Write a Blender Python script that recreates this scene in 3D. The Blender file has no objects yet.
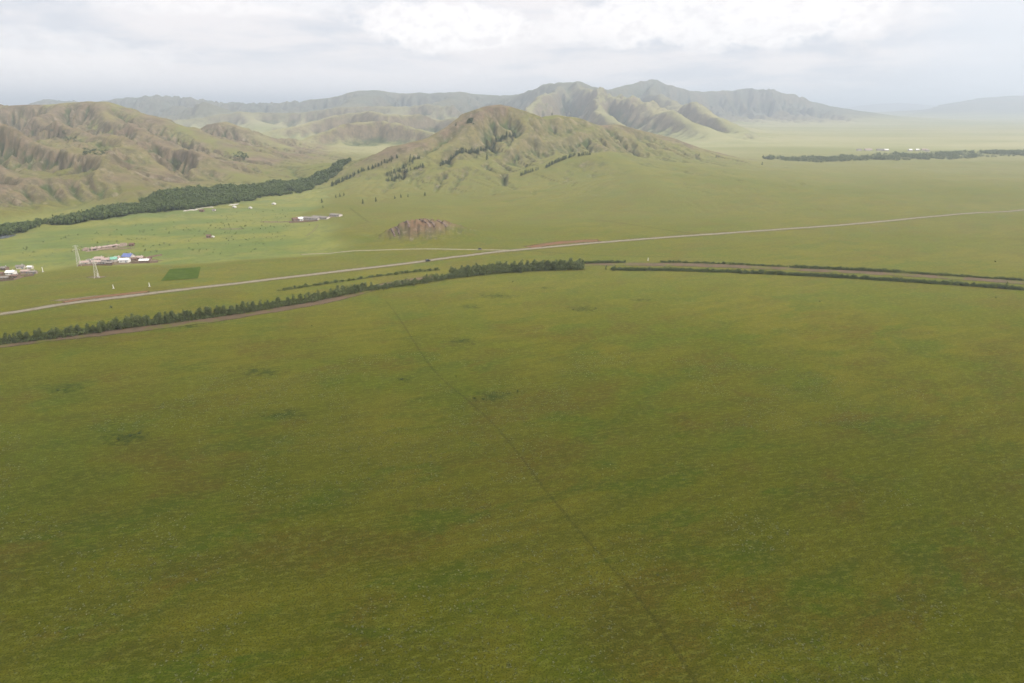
import bpy, math, random
import numpy as np
from mathutils import Vector, Matrix
random.seed(7)
RNG = np.random.default_rng(11)
R = math.radians
sc = bpy.context.scene
col = sc.collection

# ------------------------------------------------------------------ camera, world, sun, exposure
HCAM, PITCH, FPX = 150.0, R(19.0), 683.0
cam_d = bpy.data.cameras.new('camera'); cam = bpy.data.objects.new('camera', cam_d); col.objects.link(cam)
cam_d.sensor_width = 36.0; cam_d.lens = 36.0 * FPX / 1024.0
cam_d.clip_start = 0.5; cam_d.clip_end = 200000.0
cam.location = (0, 0, HCAM); cam.rotation_euler = (R(90) - PITCH, 0, 0)
sc.camera = cam
sc.view_settings.view_transform = 'Standard'; sc.view_settings.look = 'None'
sc.view_settings.exposure = 0.46; sc.view_settings.gamma = 1.0; sc.view_settings.use_curve_mapping = False
sc.cycles.use_denoising = True
sc.cycles.max_bounces = 5; sc.cycles.diffuse_bounces = 2; sc.cycles.transparent_max_bounces = 12
sc.cycles.volume_bounces = 0; sc.cycles.use_adaptive_sampling = True; sc.cycles.adaptive_threshold = 0.02

SUN_EL, SUN_AZ = R(42), R(112)      # azimuth clockwise from +Y: the light comes from the right
sl = bpy.data.lights.new('sun', 'SUN'); sl.energy = 3.6; sl.angle = R(10); sl.color = (1.0, 0.93, 0.82)
so = bpy.data.objects.new('sun', sl); col.objects.link(so)
sd = Vector((math.sin(SUN_AZ) * math.cos(SUN_EL), math.cos(SUN_AZ) * math.cos(SUN_EL), math.sin(SUN_EL)))
so.rotation_euler = sd.to_track_quat('Z', 'Y').to_euler(); so.location = (0, 0, 400)

class NT:
    """small helper to write node trees as expressions"""
    def __init__(s, tree): s.t = tree; s.n = tree.nodes; s.l = tree.links; s.n.clear()
    def node(s, typ, **kw):
        nd = s.n.new(typ)
        for k, v in kw.items(): setattr(nd, k, v)
        return nd
    def put(s, sock, v):
        if v is None: return
        if isinstance(v, bpy.types.NodeSocket): s.l.new(v, sock)
        elif isinstance(v, (tuple, list)) and len(v) == 3 and len(sock.default_value) == 4: sock.default_value = (*v, 1)
        else: sock.default_value = v
    def math(s, op, a, b=None, c=None, clamp=False):
        nd = s.node('ShaderNodeMath', operation=op, use_clamp=clamp)
        for i, v in enumerate((a, b, c)): s.put(nd.inputs[i], v)
        return nd.outputs[0]
    def vmath(s, op, a, b=None, out=0):
        nd = s.node('ShaderNodeVectorMath', operation=op)
        s.put(nd.inputs[0], a); s.put(nd.inputs[1], b)
        return nd.outputs[out]
    def ramp(s, v, a, b, lo=0.0, hi=1.0, smooth=True):
        nd = s.node('ShaderNodeMapRange', interpolation_type='SMOOTHSTEP' if smooth else 'LINEAR'); nd.clamp = True
        for i, x in enumerate((v, a, b, lo, hi)): s.put(nd.inputs[i], x)
        return nd.outputs[0]
    def mix(s, f, a, b, blend='MIX'):
        nd = s.node('ShaderNodeMix', data_type='RGBA', blend_type=blend, clamp_factor=True)
        s.put(nd.inputs[0], f); s.put(nd.inputs[6], a); s.put(nd.inputs[7], b)
        return nd.outputs[2]
    def noise(s, vec, scale, detail=4, rough=0.55, lac=2.0, dist=0.0):
        nd = s.node('ShaderNodeTexNoise')
        s.put(nd.inputs['Vector'], vec); nd.inputs['Scale'].default_value = scale; nd.inputs['Detail'].default_value = detail
        nd.inputs['Roughness'].default_value = rough; nd.inputs['Lacunarity'].default_value = lac; nd.inputs['Distortion'].default_value = dist
        return nd.outputs[0]
    def mapping(s, vec, scale=(1, 1, 1), rot=(0, 0, 0), loc=(0, 0, 0)):
        nd = s.node('ShaderNodeMapping'); s.put(nd.inputs['Vector'], vec)
        nd.inputs['Scale'].default_value = scale; nd.inputs['Rotation'].default_value = rot; nd.inputs['Location'].default_value = loc
        return nd.outputs[0]
    def stretch(s, vec, k, rot):
        nd = s.node('ShaderNodeMapping', vector_type='TEXTURE'); s.put(nd.inputs['Vector'], vec)
        nd.inputs['Scale'].default_value = (k, 1, 1); nd.inputs['Rotation'].default_value = (0, 0, rot)
        return nd.outputs[0]
    def comb(s, x, y, z=0.0):
        nd = s.node('ShaderNodeCombineXYZ'); s.put(nd.inputs[0], x); s.put(nd.inputs[1], y); s.put(nd.inputs[2], z)
        return nd.outputs[0]

# world: Nishita sky behind a broken layer of bright cloud
world = bpy.data.worlds.new('World'); sc.world = world; world.use_nodes = True
W = NT(world.node_tree)
sky = W.node('ShaderNodeTexSky', sky_type='NISHITA', sun_disc=False)
sky.sun_elevation = SUN_EL; sky.sun_rotation = SUN_AZ; sky.dust_density = 3.0; sky.altitude = 1200
tc = W.node('ShaderNodeTexCoord'); D = tc.outputs['Generated']
sep = W.node('ShaderNodeSeparateXYZ'); W.put(sep.inputs[0], D); dx, dy, dz = sep.outputs
az = W.math('DIVIDE', W.math('ARCTAN2', dx, dy), R(1))             # degrees to the right of straight ahead
el = W.math('DIVIDE', W.math('ARCSINE', dz), R(1))                 # degrees above the horizon
flat = W.comb(W.math('DIVIDE', dx, W.math('ADD', W.math('ABSOLUTE', dz), 0.10)), W.math('DIVIDE', dy, W.math('ADD', W.math('ABSOLUTE', dz), 0.10)), 0.0)
n1 = W.noise(flat, 0.55, 7, 0.55, dist=0.3)
ae = W.comb(W.math('MULTIPLY', az, 0.10), W.math('MULTIPLY', el, 0.42), 1.7)
n2 = W.noise(ae, 0.9, 7, 0.55, dist=0.4)
puff = W.noise(W.comb(W.math('MULTIPLY', az, 0.30), W.math('MULTIPLY', el, 0.45), 4.0), 1.25, 8, 0.6)
puff2 = W.noise(W.comb(W.math('MULTIPLY', az, 0.30), W.math('MULTIPLY', el, 0.45), 9.0), 3.2, 5, 0.6)
def cumulus(a0, e0, wa, we, soft=0.20, k=1.7):
    u = W.math('DIVIDE', W.math('SUBTRACT', az, a0), wa)
    v = W.math('DIVIDE', W.math('SUBTRACT', el, e0), we)
    r2 = W.math('SQRT', W.math('ADD', W.math('MULTIPLY', u, u), W.math('MULTIPLY', v, v)))
    d = W.math('ADD', r2, W.math('MULTIPLY', W.math('SUBTRACT', puff, 0.5), k))
    d = W.math('ADD', d, W.math('MULTIPLY', W.math('SUBTRACT', puff2, 0.5), 0.35))
    return W.ramp(d, 1.0 + soft, 1.0 - soft)
thick = W.ramp(W.math('ADD', W.math('MULTIPLY', n1, 0.5), W.math('MULTIPLY', n2, 0.6)), 0.46, 0.62)
fade = W.ramp(az, 24, 34)                                          # calmer, bluer veil to the right
grey = (0.585, 0.60, 0.645); whit = (0.765, 0.73, 0.73)
low = W.mix(thick, grey, whit)
low = W.mix(W.math('MULTIPLY', fade, 0.8), low, (0.67, 0.695, 0.74))
low = W.mix(W.math('MULTIPLY', W.ramp(el, 4.5, 1.0), W.ramp(az, 12, -8)), low, (0.84, 0.80, 0.80))
c = low
cumc = W.mix(W.ramp(W.math('ADD', W.math('MULTIPLY', puff2, 0.6), W.math('MULTIPLY', puff, 0.5)), 0.40, 0.60), (0.78, 0.75, 0.75), (0.90, 0.865, 0.85))
for (a0, e0, wa, we, st) in ((-5.0, 5.7, 6.2, 1.7, 1.0), (-22, 7.4, 12, 1.3, 0.5), (-33, 3.0, 9, 1.6, 0.45), (6.5, 5.6, 5.5, 1.3, 0.55), (16, 6.4, 11, 2.3, 0.85), (2, 10.5, 14, 2.0, 0.7)):
    c = W.mix(W.math('MULTIPLY', cumulus(a0, e0, wa, we), st), c, cumc)
zen = W.ramp(el, 8, 45, 1.0, 1.95)                                  # an overcast sky is brighter overhead
c = W.vmath('SCALE', c, None); c.node.inputs[3].default_value = 1.0; W.put(c.node.inputs[3], zen)
c = W.mix(W.ramp(el, -6, -0.3), (0.45, 0.47, 0.44), c)
cb = W.node('ShaderNodeBackground'); W.put(cb.inputs[0], c); cb.inputs[1].default_value = 1.0
sb = W.node('ShaderNodeBackground'); W.put(sb.inputs[0], sky.outputs[0]); sb.inputs[1].default_value = 0.08
mx = W.node('ShaderNodeMixShader'); mx.inputs[0].default_value = 0.93
W.put(mx.inputs[1], sb.outputs[0]); W.put(mx.inputs[2], cb.outputs[0])
wo = W.node('ShaderNodeOutputWorld'); W.put(wo.inputs[0], mx.outputs[0])

# ------------------------------------------------------------------ view helpers: where a point of the place stands
cp, sp = math.cos(PITCH), math.sin(PITCH)
def ray(px, py):
    v = py - 341.5
    return np.array([px - 512.0, FPX * cp - v * sp, -FPX * sp - v * cp])
def crest(px, py, Y):
    d = ray(px, py); t = Y / d[1]
    return (d[0] * t, Y, HCAM + d[2] * t)
def flatpt(px, py, z=0.0):
    d = ray(px, py); t = (z - HCAM) / d[2]
    return (d[0] * t, d[1] * t)

# ------------------------------------------------------------------ numeric noise
def hash2(ix, iy, seed):
    h = (ix.astype(np.int64) * 374761393 + iy.astype(np.int64) * 668265263 + seed * 982451653) & 0xFFFFFFFF
    h = ((h ^ (h >> 13)) * 1274126177) & 0xFFFFFFFF
    h = ((h ^ (h >> 16)) * 2246822519) & 0xFFFFFFFF
    return ((h ^ (h >> 15)) & 0xFFFFFF) / float(0xFFFFFF)
def vnoise(x, y, seed=0):
    ix, iy = np.floor(x), np.floor(y); fx, fy = x - ix, y - iy
    fx = fx * fx * fx * (fx * (fx * 6 - 15) + 10); fy = fy * fy * fy * (fy * (fy * 6 - 15) + 10)
    a, b = hash2(ix, iy, seed), hash2(ix + 1, iy, seed); c_, d = hash2(ix, iy + 1, seed), hash2(ix + 1, iy + 1, seed)
    return (a + (b - a) * fx) * (1 - fy) + (c_ + (d - c_) * fx) * fy
def fbm(x, y, octv=4, seed=0, gain=0.5):
    s = 0; a = 1; n = 0
    for o in range(octv):
        s = s + a * (vnoise(x, y, seed + o) - 0.5); n += a; a *= gain
        x, y = 1.6 * x - 1.2 * y + 13.1, 1.2 * x + 1.6 * y + 7.7
    return s / n * 2
def sstep(x, a, b):
    t = np.clip((x - a) / (b - a), 0, 1); return t * t * (3 - 2 * t)
def erosion(x, y, gx, gy, seed, ox=0.0, oy=0.0):
    """gullies running down the slope (gx, gy): stripes laid along the contour"""
    ix, iy = np.floor(x), np.floor(y); fx, fy = x - ix, y - iy
    va = np.zeros_like(x); vx = np.zeros_like(x); vy = np.zeros_like(x); wt = np.zeros_like(x)
    dxn, dyn = gy, -gx
    for i in range(-1, 3):
        for j in range(-1, 3):
            cx, cy = ix - i, iy - j
            hx = hash2(cx, cy, seed) * 0.5; hy = hash2(cx, cy, seed + 77) * 0.5
            px_, py_ = fx + i - hx, fy + j - hy
            w = np.exp(-(px_ * px_ + py_ * py_) * 2.0); wt += w
            mag = (px_ * dxn + py_ * dyn) * 2 * math.pi
            va += np.cos(mag) * w; sn = -np.sin(mag) * w
            vx += sn * dxn; vy += sn * dyn
    return va / wt, vx / wt, vy / wt

# ------------------------------------------------------------------ ridges: (px, py, distance) along each crest, width of the slope
RIDGES = [
 # name, width, erosion strength, points
 ('hill', 215, 1.0, [(325,190,1370),(348,174,1420),(365,163,1460),(385,151,1500),(400,144,1530),(430,136,1580),(452,125,1630),(470,113,1680),(484,108,1700),(500,106.5,1720),(520,111,1740),(540,119,1770),(556,116,1800),(575,119,1850),(600,127,1900),(618,125,1920),(640,130,1950),(670,137,2000),(700,148,2050),(745,160,2080),(800,168,2080)]),
 ('hill', 150, 1.0, [(480,116,1660),(470,128,1600),(447,148,1520),(420,165,1440),(395,180,1380)]),
 ('hill', 130, 1.0, [(520,118,1710),(530,132,1640),(512,150,1560),(485,166,1480),(455,180,1400),(420,190,1340)]),
 ('hill', 120, 1.0, [(600,133,1860),(590,143,1780),(560,155,1680),(540,165,1610)]),
 ('hill', 140, 1.0, [(430,142,1560),(410,155,1490),(380,172,1410)]),
 ('hill', 250, 0.35, [(440,200,1250),(490,184,1330),(525,172,1400),(560,162,1450),(590,154,1490),(610,152,1520),(650,158,1540),(700,164,1560),(760,170,1560)]),
 ('hill', 220, 0.35, [(610,153,1520),(640,170,1350),(650,190,1180),(640,210,1040)]),
 ('hill', 200, 0.35, [(520,176,1400),(480,200,1200),(440,222,1000)]),
 ('left_mountain', 330, 1.0, [(-160,112,2300),(-60,110,2250),(0,107,2200),(20,104.5,2180),(60,104,2150),(90,101,2110),(110,103,2090),(135,112,2050),(160,119,2000),(185,128,1960),(220,143,1880),(255,160,1780)]),
 ('left_mountain', 260, 1.0, [(170,127,2250),(197,131,2350),(207,124,2360),(225,121.5,2360),(240,127,2350),(262,138,2300),(290,149,2250),(335,157,2150)]),
 ('left_mountain', 210, 1.0, [(100,106,2060),(112,124,1870),(140,137,1740),(175,152,1600),(215,168,1480),(260,181,1390)]),
 ('left_mountain', 200, 1.0, [(60,108,2100),(40,120,1900),(50,132,1750),(95,148,1580),(130,162,1450),(175,180,1330)]),
 ('left_mountain', 180, 1.0, [(-140,132,1500),(-60,138,1500),(10,142,1460),(50,147,1400),(85,158,1320),(115,173,1240),(140,190,1170)]),
 ('left_mountain', 150, 1.0, [(-30,150,1400),(0,168,1260),(30,186,1160),(55,203,1090)]),
 ('back_mountains', 900, 1.0, [(-200,104,7000),(-60,108,7200),(20,107,7200),(48,99,7200),(90,103,7200),(128,98,7000),(148,96.5,7000),(165,96,7000),(182,99,7000),(225,102,7000),(290,104,7000),(330,98,6800),(352,92,6800),(375,90,6800),(400,94,6700),(430,93,6600),(460,92.5,6600),(500,96,6600),(530,93,6500)]),
 ('back_mountains', 700, 1.0, [(375,92,6600),(360,100,6000),(330,112,5300),(280,118,4900)]),
 ('back_mountains', 650, 1.0, [(460,94,6400),(440,104,5600),(400,116,4800),(350,126,4200)]),
 ('back_mountains', 600, 1.0, [(150,98,6800),(180,106,6000),(230,116,5000),(270,126,4400)]),
 ('back_mountains', 650, 1.0, [(505,98,6200),(528,92,5900),(548,84,5700),(562,82,5600),(577,81.5,5600),(592,87,5600),(606,91,5700),(622,87,6300),(640,82,6700),(655,80,6900),(668,85,6900),(684,90,7100),(705,92,7300),(725,90,7400),(745,89,7500),(765,88,7500),(785,93,7600),(802,99,7700),(825,105,7900),(860,111,8200)]),
 ('back_mountains', 420, 1.0, [(577,84,5500),(585,93,5000),(610,100,4500),(650,111,4000),(690,125,3550),(725,138,3150),(752,148,2850)]),
 ('back_mountains', 380, 1.0, [(655,84,6600),(650,95,5600),(680,106,4800),(715,120,4000),(740,132,3500),(764,146,3050)]),
 ('back_mountains', 350, 1.0, [(560,86,5400),(550,98,4800),(530,112,4200),(520,124,3700)]),
 ('back_mountains', 320, 1.0, [(600,97,4700),(600,112,4100),(610,124,3500),(640,138,3000)]),
 ('back_mountains', 190, 0.9, [(285,146,2650),(315,137,2750),(345,131,2850),(380,128,2900),(420,132,2850),(450,138,2750)]),
 ('back_mountains', 270, 1.0, [(230,140,3200),(270,131,3400),(310,122,3600),(350,116,3700),(390,121,3600),(440,117,3700),(480,120,3500)]),
 ('back_mountains', 380, 1.0, [(180,118,4700),(240,112,4800),(300,113,4900),(340,107,4900),(400,106,4900),(450,105,4900)]),
 ('back_mountains', 300, 0.8, [(430,118,4400),(460,122,4200),(500,126,3800),(530,134,3300)]),
 ('far_mountains', 1500, 1.0, [(925,110,12500),(945,106.5,12500),(958,102,12200),(975,98.5,12000),(1000,96,12000),(1040,95,12000),(1110,90,12000),(1200,95,12500),(1300,92,13000)]),
 ('far_mountains', 2500, 0.7, [(835,109,21000),(860,106,21000),(880,103.5,21000),(900,102.5,21000),(925,105,21000),(960,107,22000)]),
]
NAMES = ['hill', 'left_mountain', 'back_mountains', 'far_mountains']

FLOOD = [(-400,300),(0,283),(35,272),(75,264),(150,263),(200,262),(260,258),(330,253),(352,240),(330,226),(300,214),(330,200),(345,190),(352,172),(300,176),(200,188),(100,204),(0,220),(-400,232)]
def topoly(p): return np.array([flatpt(*q) for q in p])
def inpoly(x, y, P):
    ins = np.zeros(x.shape, bool); n = len(P)
    for i in range(n):
        x0, y0 = P[i]; x1, y1 = P[(i + 1) % n]
        cnd = ((y0 > y) != (y1 > y))
        with np.errstate(divide='ignore', invalid='ignore'):
            xi = (x1 - x0) * (y - y0) / (y1 - y0) + x0
        ins ^= cnd & (x < xi)
    return ins
def polydist(x, y, P, closed=True):
    best = np.full(x.shape, 1e9); n = len(P)
    for i in range(n if closed else n - 1):
        ax, ay = P[i]; bx, by = P[(i + 1) % n]; ex, ey = bx - ax, by - ay
        t = np.clip(((x - ax) * ex + (y - ay) * ey) / (ex * ex + ey * ey + 1e-9), 0, 1)
        best = np.minimum(best, np.hypot(x - ax - t * ex, y - ay - t * ey))
    return best
def softpoly(x, y, P, w):
    m = np.zeros(x.shape)
    bx = (x > P[:, 0].min() - 2 * w) & (x < P[:, 0].max() + 2 * w) & (y > P[:, 1].min() - 2 * w) & (y < P[:, 1].max() + 2 * w)
    if bx.any():
        d = polydist(x[bx], y[bx], P); s = np.where(inpoly(x[bx], y[bx], P), d, -d)
        m[bx] = sstep(s, -w, w)
    return m

# polar grid round the viewpoint, finer where the hills stand
az_f = np.linspace(-46, 46, 1251); az_c1 = np.linspace(-180, -46, 46)[:-1]; az_c2 = np.linspace(46, 180, 46)[1:-1]
TH = np.radians(np.concatenate([az_c1, az_f, az_c2]))
rs = [0.0, 30.0]
while rs[-1] < 60000:
    r_ = rs[-1]
    k = 0.02 if r_ < 900 else 0.0048 if r_ < 2500 else 0.008 if r_ < 8500 else 0.02 if r_ < 26000 else 0.06
    rs.append(r_ * (1 + k))
RR = np.array(rs); RR[0] = 1.0
nr, nth = len(RR), len(TH)
Rg, Tg = np.meshgrid(RR, TH, indexing='ij')
GX, GY = Rg * np.sin(Tg), Rg * np.cos(Tg)

wxp = GX + 60 * fbm(GX / 260, GY / 260, 3, 5) * sstep(Rg, 900, 1600)
wyp = GY + 60 * fbm(GX / 260, GY / 260, 3, 9) * sstep(Rg, 900, 1600)
P8 = 10.0
acc = np.zeros(GX.shape); kind_h = [np.zeros(GX.shape) for _ in NAMES]; ero = np.zeros(GX.shape); top = np.zeros(GX.shape); scale_ = np.zeros(GX.shape)
for (nm, w, es, pts) in RIDGES:
    pts = np.array([crest(*p) for p in pts]); ln = 3.0 * w
    bx = (GX > pts[:, 0].min() - ln) & (GX < pts[:, 0].max() + ln) & (GY > pts[:, 1].min() - ln) & (GY < pts[:, 1].max() + ln)
    x, y = wxp[bx], wyp[bx]
    # the warp must not shift the crest itself
    bd = np.full(x.shape, 1e9); bz = np.zeros(x.shape)
    for k in range(2):
        bd[:] = 1e9
        for i in range(len(pts) - 1):
            ax, ay, az_ = pts[i]; ex, ey, ez = pts[i + 1] - pts[i]
            t = np.clip(((x - ax) * ex + (y - ay) * ey) / (ex * ex + ey * ey), 0, 1)
            d = np.hypot(x - ax - t * ex, y - ay - t * ey); m = d < bd
            bd = np.where(m, d, bd); bz = np.where(m, az_ + t * ez, bz)
        if k == 0:
            f = sstep(bd, 0.05 * w, 0.7 * w); x = GX[bx] + (x - GX[bx]) * f; y = GY[bx] + (y - GY[bx]) * f
    t = bd / w
    pr = np.exp(-1.35 * (np.sqrt(t * t + 0.015) - 0.1225)) * (1 - sstep(t, 1.1, 2.8))
    h = np.maximum(bz, 0) * pr
    # the inverse crest of a ridge that ends in the plain fades out
    acc[bx] += (h / 100.0) ** P8
    ki = NAMES.index(nm); kind_h[ki][bx] = np.maximum(kind_h[ki][bx], h)
    old = top[bx]; mm = h > old
    e = ero[bx]; e[mm] = es * sstep(t[mm], 0.0, 0.5) * 0.9 + 0.10 * es; ero[bx] = e
    s_ = scale_[bx]; s_[mm] = w; scale_[bx] = s_
    old[mm] = h[mm]; top[bx] = old
Hb = 100.0 * acc ** (1 / P8)
def ridged(x, y, o, seed):
    s_ = 0; a_ = 1.0; n_ = 0
    for k in range(o):
        s_ = s_ + a_ * (1 - np.abs(2 * vnoise(x, y, seed + k) - 1)) ** 1.6; n_ += a_; a_ *= 0.5
        x, y = 1.6 * x - 1.2 * y + 3.1, 1.2 * x + 1.6 * y + 5.7
    return s_ / n_
FE = np.array([flatpt(*q) for q in [(-900,240),(-300,235),(0,221),(100,204),(200,188),(300,176),(352,166)]])
sgn = np.where(GY > np.interp(GX, FE[:, 0], FE[:, 1]), 1.0, -1.0) * polydist(GX, GY, FE, False)
lm = sstep(sgn, 5, 170) * sstep(-GX, 420, 640) * (1 - sstep(GY, 2250, 2700)) * (GY > 0)
crest_d = np.full(GX.shape, 1e9)
for q in RIDGES[8:10]:
    crest_d = np.minimum(crest_d, polydist(GX, GY, np.array([crest(*p)[:2] for p in q[3]]), False))
lm_a = lm * sstep(crest_d, 30, 300)
rd = ridged(wxp / 300 + 0.25 * wyp / 300, wyp / 420, 4, 91)
Hb = Hb + lm_a * (74 * (rd - 0.22)).clip(0, 62) * np.where(GY > 1900, 0.7, 1.0)
kind_h[1] = np.maximum(kind_h[1], lm_a * 12); ero = np.maximum(ero, 1.7 * lm_a)
bm_ = sstep(kind_h[2], 12, 110); cd2 = np.full(GX.shape, 1e9)
for q in RIDGES:
    if q[0] == 'back_mountains' and q[1] >= 650: cd2 = np.minimum(cd2, polydist(GX, GY, np.array([crest(*p)[:2] for p in q[3]]), False))
rd2 = ridged(wxp / 950 + 0.3 * wyp / 950, wyp / 1200, 5, 96)
Hb = Hb + bm_ * sstep(cd2, 60, 900) * (170 * (rd2 - 0.42)).clip(-30, 150)
Hb = np.maximum(Hb, 0)
def grads(Z):
    dr = np.gradient(Z, axis=0) / np.gradient(Rg, axis=0); dt = np.gradient(Z, axis=1) / (np.gradient(Tg, axis=1) * Rg)
    return dr * np.sin(Tg) + dt * np.cos(Tg), dr * np.cos(Tg) - dt * np.sin(Tg)
def pol(Zp, x, y):
    r = np.hypot(x, y); th = np.arctan2(x, y)
    i = np.clip(np.searchsorted(RR, r) - 1, 0, nr - 2); j = np.clip(np.searchsorted(TH, th) - 1, 0, nth - 2)
    fr = np.clip((r - RR[i]) / (RR[i + 1] - RR[i]), 0, 1); ft = np.clip((th - TH[j]) / (TH[j + 1] - TH[j]), 0, 1)
    return (Zp[i, j] * (1 - ft) + Zp[i, j + 1] * ft) * (1 - fr) + (Zp[i + 1, j] * (1 - ft) + Zp[i + 1, j + 1] * ft) * fr
def blur(A, n):
    for _ in range(n):
        A = np.pad(A, 1, mode='edge'); A = (A[:-2] + 2 * A[1:-1] + A[2:]) / 4; A = (A[:, :-2] + 2 * A[:, 1:-1] + A[:, 2:]) / 4
    return A
def rivers(x0, x1, y0, y1, dx, K, kfld, steps, nz, seed, talus):
    """carve valleys with flowing water: drainage area, steepest descent, implicit stream power"""
    import heapq
    gxs = np.arange(x0, x1, dx); gys = np.arange(y0, y1, dx); X, Y = np.meshgrid(gxs, gys); ny, nx = X.shape
    H0 = pol(Hb, X, Y); kf = pol(kfld, X, Y)
    h = H0 * (1 + nz * pol(cprot, X, Y) * fbm(X / (dx * 9), Y / (dx * 9), 5, seed, 0.6)) + 0.02 * fbm(X / 30, Y / 30, 2, seed + 5)
    fixed = H0 < 1.0; fixed[0] = fixed[-1] = True; fixed[:, 0] = fixed[:, -1] = True
    offs = [(-1, -1), (-1, 0), (-1, 1), (0, -1), (0, 1), (1, -1), (1, 0), (1, 1)]; dist = np.array([1.4142, 1, 1.4142, 1, 1, 1.4142, 1, 1.4142]) * dx
    flat_off = [oy * nx + ox for oy, ox in offs]; ids = np.arange(nx * ny).reshape(ny, nx)
    for it in range(steps):
        if it % 8 == 0:            # fill the pits
            hl = h.ravel().tolist(); done = fixed.ravel().copy().tolist(); q = [(hl[i], i) for i in np.flatnonzero(fixed.ravel()).tolist()]; heapq.heapify(q); N_ = nx * ny
            push, pop_ = heapq.heappush, heapq.heappop
            while q:
                z, i = pop_(q)
                for o in flat_off:
                    j = i + o
                    if 0 <= j < N_ and not done[j]:
                        done[j] = True
                        if hl[j] <= z: hl[j] = z + 0.003
                        push(q, (hl[j], j))
            h = np.array(hl).reshape(ny, nx)
        hp = np.pad(h, 1, constant_values=1e9)
        sl_ = np.stack([(h - hp[1 + oy:1 + oy + ny, 1 + ox:1 + ox + nx]) / d_ for (oy, ox), d_ in zip(offs, dist)])
        k = sl_.argmax(0); best = sl_.max(0); rec = np.where((best > 0) & ~fixed, ids + np.array(flat_off)[k], ids).ravel(); dl = dist[k].ravel()
        order = np.argsort(-h.ravel()); A = [dx * dx] * (nx * ny); rl = rec.tolist()
        for i in order.tolist():
            r_ = rl[i]
            if r_ != i: A[r_] += A[i]
        F = (K * kf.ravel() * np.sqrt(np.array(A)) / dl).tolist(); hl = h.ravel().tolist()
        for i in order[::-1].tolist():
            r_ = rl[i]
            if r_ != i: hl[i] = (hl[i] + F[i] * hl[r_]) / (1 + F[i])
        h = np.array(hl).reshape(ny, nx)
        h = np.where(fixed, h, h * (1 - talus) + talus * blur(h, 1))
    ar = np.log10(np.array(A).reshape(ny, nx) / dx / dx)
    e = np.minimum.reduce([X - x0, x1 - X, Y - y0, y1 - Y]) / dx; w = sstep(e, 1, 10)
    return (gxs, gys, H0, h, ar, w, dx)
def cubic(G, gxs, gys, x, y, dx):
    fx = np.clip((x - gxs[0]) / dx, 1, len(gxs) - 3.001); fy = np.clip((y - gys[0]) / dx, 1, len(gys) - 3.001)
    ix, iy = fx.astype(int), fy.astype(int); tx, ty = fx - ix, fy - iy
    def wts(t): return [(-t ** 3 + 2 * t ** 2 - t) / 2, (3 * t ** 3 - 5 * t ** 2 + 2) / 2, (-3 * t ** 3 + 4 * t ** 2 + t) / 2, (t ** 3 - t ** 2) / 2]
    wx, wy = wts(tx), wts(ty); out = 0
    for a in range(4):
        row = 0
        for b in range(4): row = row + wx[b] * G[iy + a - 1, ix + b - 1]
        out = out + wy[a] * row
    return out
gul = np.zeros(GX.shape); Hs = Hb.copy()
kmap = np.clip(ero, 0.12, 1.3) * np.where(kind_h[0] > np.maximum(kind_h[1], kind_h[2]), 0.36, 1.0)
cprot = np.ones(GX.shape)
for q in RIDGES:
    C_ = np.array([crest(*p)[:2] for p in q[3]]); bx = (np.abs(GX - C_[:, 0].mean()) < np.ptp(C_[:, 0]) / 2 + q[1]) & (np.abs(GY - C_[:, 1].mean()) < np.ptp(C_[:, 1]) / 2 + q[1])
    cprot[bx] = np.minimum(cprot[bx], 0.02 + sstep(polydist(GX[bx], GY[bx], C_, False), 0.02 * q[1], 0.22 * q[1]))
kmap = kmap * np.where(np.maximum(kind_h[0], np.maximum(kind_h[1], kind_h[2])) > 20, cprot, 1)
for (x0, x1, y0, y1, dx, K, stp, nz, tl) in ((-1900, 820, 880, 2560, 6.5, 0.062, 34, 0.20, 0.007), (-6200, 3400, 2500, 8900, 26.0, 0.085, 32, 0.30, 0.004)):
    gxs, gys, H0, h, ar, w, dx = rivers(x0, x1, y0, y1, dx, K, kmap, stp, nz, 5, tl)
    m = (GX > x0) & (GX < x1) & (GY > y0) & (GY < y1) & (Hb > 0.3)
    Hs[m] += cubic((h - H0) * w, gxs, gys, GX[m], GY[m], dx)
    hc = h - blur(h, 10); hc = np.clip(hc / (0.9 * dx), -1, 1)            # hollows negative, ribs positive
    gul[m] = cubic(hc * w, gxs, gys, GX[m], GY[m], dx)
Hs = np.maximum(Hs, 0)
det = Hs - Hb; Hb0 = Hb; 
rough = fbm(GX / 34, GY / 34, 5, 41, 0.6) * np.minimum(Hb * 0.03, 3.6) * sstep(Hb, 5, 40) * np.minimum(ero + 0.15, 1) * (Rg < 2700)
rough -= (np.abs(fbm(GX / 70, GY / 70, 5, 45, 0.6)) - 0.15) * np.minimum(Hb * 0.42, 34) * sstep(Hb, 8, 50) * np.minimum(ero, 1) * np.maximum(cprot, 0.25) * (Rg < 2700)
rough -= (np.abs(fbm(GX / 260, GY / 260, 5, 49, 0.6)) - 0.15) * np.minimum(Hb * 0.45, 120) * sstep(Hb, 20, 90) * np.minimum(ero, 1) * cprot * (Rg > 2700) * (Rg < 9000)
rough += fbm(GX / 150, GY / 150, 5, 43, 0.6) * np.minimum(Hb * 0.05, 12) * sstep(Hb, 20, 90) * (Rg > 2700) * (Rg < 9000) * cprot
rough += fbm(GX / 20, GY / 20, 4, 53, 0.65) * 4.2 * sstep(Hb, 25, 90) * np.minimum(ero + 0.4, 1) * (Rg < 2700) * (0.35 + sstep(fbm(GX / 180, GY / 180, 3, 57), -0.1, 0.25))
rough += fbm(GX / 110, GY / 110, 4, 59, 0.65) * 42 * sstep(Hb, 60, 200) * (Rg > 2700) * (Rg < 9500) * (0.35 + sstep(fbm(GX / 900, GY / 900, 3, 63), -0.1, 0.25))
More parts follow.
